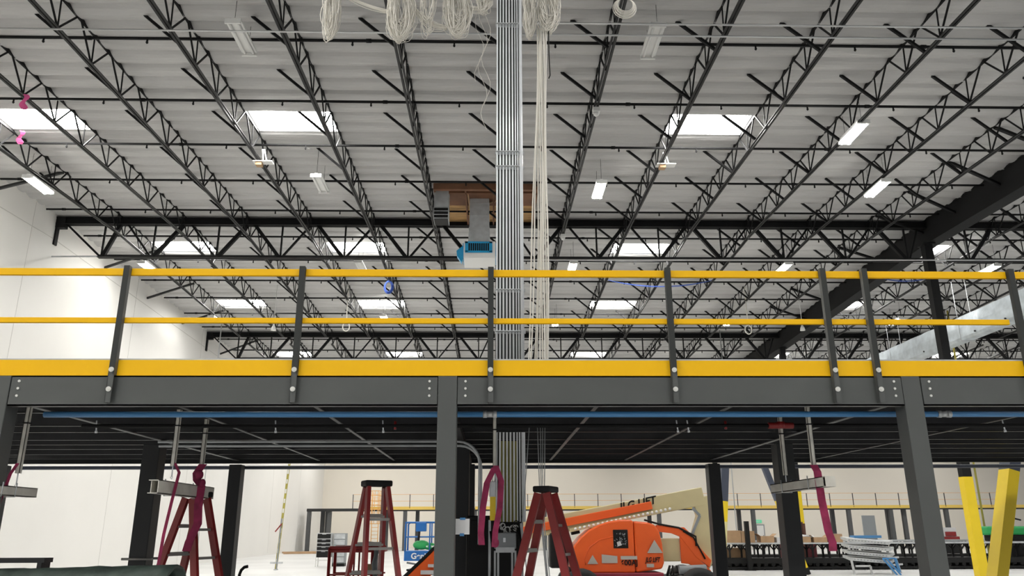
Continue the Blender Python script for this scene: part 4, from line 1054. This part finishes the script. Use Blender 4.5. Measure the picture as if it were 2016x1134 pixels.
    t = thing('yellow_brace', 'big slanting yellow box brace at the right behind the platform rear', 'brace', (9.45, 15.6, 0))
    def mem(a, b, w, d, split, nm):
        A, B = Vector(a), Vector(b); C_ = A+(B-A)*split
        MB().bar(A, C_, w, d, (0, 1, 0)).build(nm+'_top', M_BLUEGREY, t); MB().bar(C_, B, w, d, (0, 1, 0)).build(nm, M_YEL2, t)
    mem((.88, 0, 3.30), (-.14, 0, 0), .21, .34, .125, 'thick_leg')
    MB().box(-.3, .2, -.25, .25, 0, .04).build('base_plate', M_GREYD, t)
    # stacked pale stairs
    t = thing('steel_stack', 'stack of pale steel stair sections on legs in the right background', 'steel stack', (15.3, 33.4, 0))
    for k in range(4):
        z = 1.26-.235*k+(.02 if k == 0 else 0)
        m = MB(); m.add([(-.95, -.5, z+.10), (.72, -.5, z-.04), (.72, -.5, z-.16), (-.95, -.5, z-.02), (-.80, .5, z+.16), (1.4, .5, z-.0), (1.4, .5, z-.08), (-.8, .5, z+.06)],
              [(0, 1, 2, 3), (7, 6, 5, 4), (0, 4, 5, 1), (1, 5, 6, 2), (3, 2, 6, 7), (0, 3, 7, 4)]); m.build('section', M_STAIR, t)
        h = MB()
        for i in range(12): h.box(-.9+.13*i, -.85+.13*i, -.515, -.5, z+.02-.011*i, z+.05-.011*i)
        h.build('slot', M_SCREEN, t)
    f = MB()
    for a, b in (((-.9, -.5, .6), (-.82, -.5, 0)), ((.70, -.5, .5), (.74, -.5, 0)), ((1.35, .4, .6), (1.5, .4, 0)), ((-.75, -.5, .32), (-.15, -.5, .32)), ((-.15, -.5, .32), (-.12, -.5, 0)), ((.5, -.5, .5), (.74, -.5, .2)), ((.75, -.5, .36), (1.4, 0, .36)), ((.7, -.5, .62), (1.42, .3, .62))):
        MB().bar(a, b, .07, .07).build('leg', M_STAIR, t)
    t = thing('folding_trestle', 'blue folding trestle leaning at the pale steel stack', 'trestle', (15.9, 32.6, 0)); MB().bar((-.35, 0, .62), (.05, -.2, 0), .07, .07).bar((-.2, 0, .62), (.2, -.2, 0), .07, .07).bar((-.35, 0, .62), (.15, 0, .62), .05, .05).bar((.15, 0, .62), (.25, 0, .1), .1, .06).build('frame', M_PIPEBLUE, t)
    tag(MB().box(14.95, 16.1, 33.6, 34.0, 1.38, 1.48).build('blue_beam', M_PIPEBLUE), 'blue bar lying on top of the pale steel stack', 'bar')
    t = thing('grey_panel', 'grey upright panel standing behind the pale steel stack', 'panel', (20.95, 45, 0)); MB().box(-.36, .36, -.03, .03, .9, 2.42).build('sheet', M_SCREEN, t); MB().box(-.4, .4, -.2, .2, 0, .9).build('stand', M_BLACK, t)
    t = thing('red_cart', 'small red and grey machine in the distance right of the big column', 'cart', (28.1, 50, 0)); MB().box(-.5, .5, -.4, .4, 1.0, 1.22).build('base', M_RED, t); MB().box(-.45, .4, -.3, .3, 1.22, 1.75).build('cabinet', M_PAPER, t); MB().box(-.3, .35, -.35, -.3, 1.25, 1.5).build('panel', M_RED, t); MB().box(-.5, .5, -.4, .4, 0, 1.0).build('stand', M_BLACK, t)
    t = thing('green_lift', 'green machine at the right edge beyond the yellow brace', 'machine', (23.9, 38.5, 0)); MB().box(-.5, 1.8, -.4, .4, 1.42, 1.82).build('body', M_GREEN, t, .08); MB().box(-.3, 1.8, -.35, .35, 1.15, 1.45).build('chassis', M_BLACK, t); MB().box(-.2, 1.7, -.3, .3, 0, 1.15).build('base', M_BLACK, t); MB().tube([(.2, -.3, 2.35), (.9, -.3, 2.4)], .05, 6).tube([(.7, -.3, 2.35), (.75, -.3, 1.85)], .05, 6).tube([(.8, -.3, 2.2), (1.2, -.3, 2.1)], .04, 6).build('handle', M_BLACK, t)
conveyors()
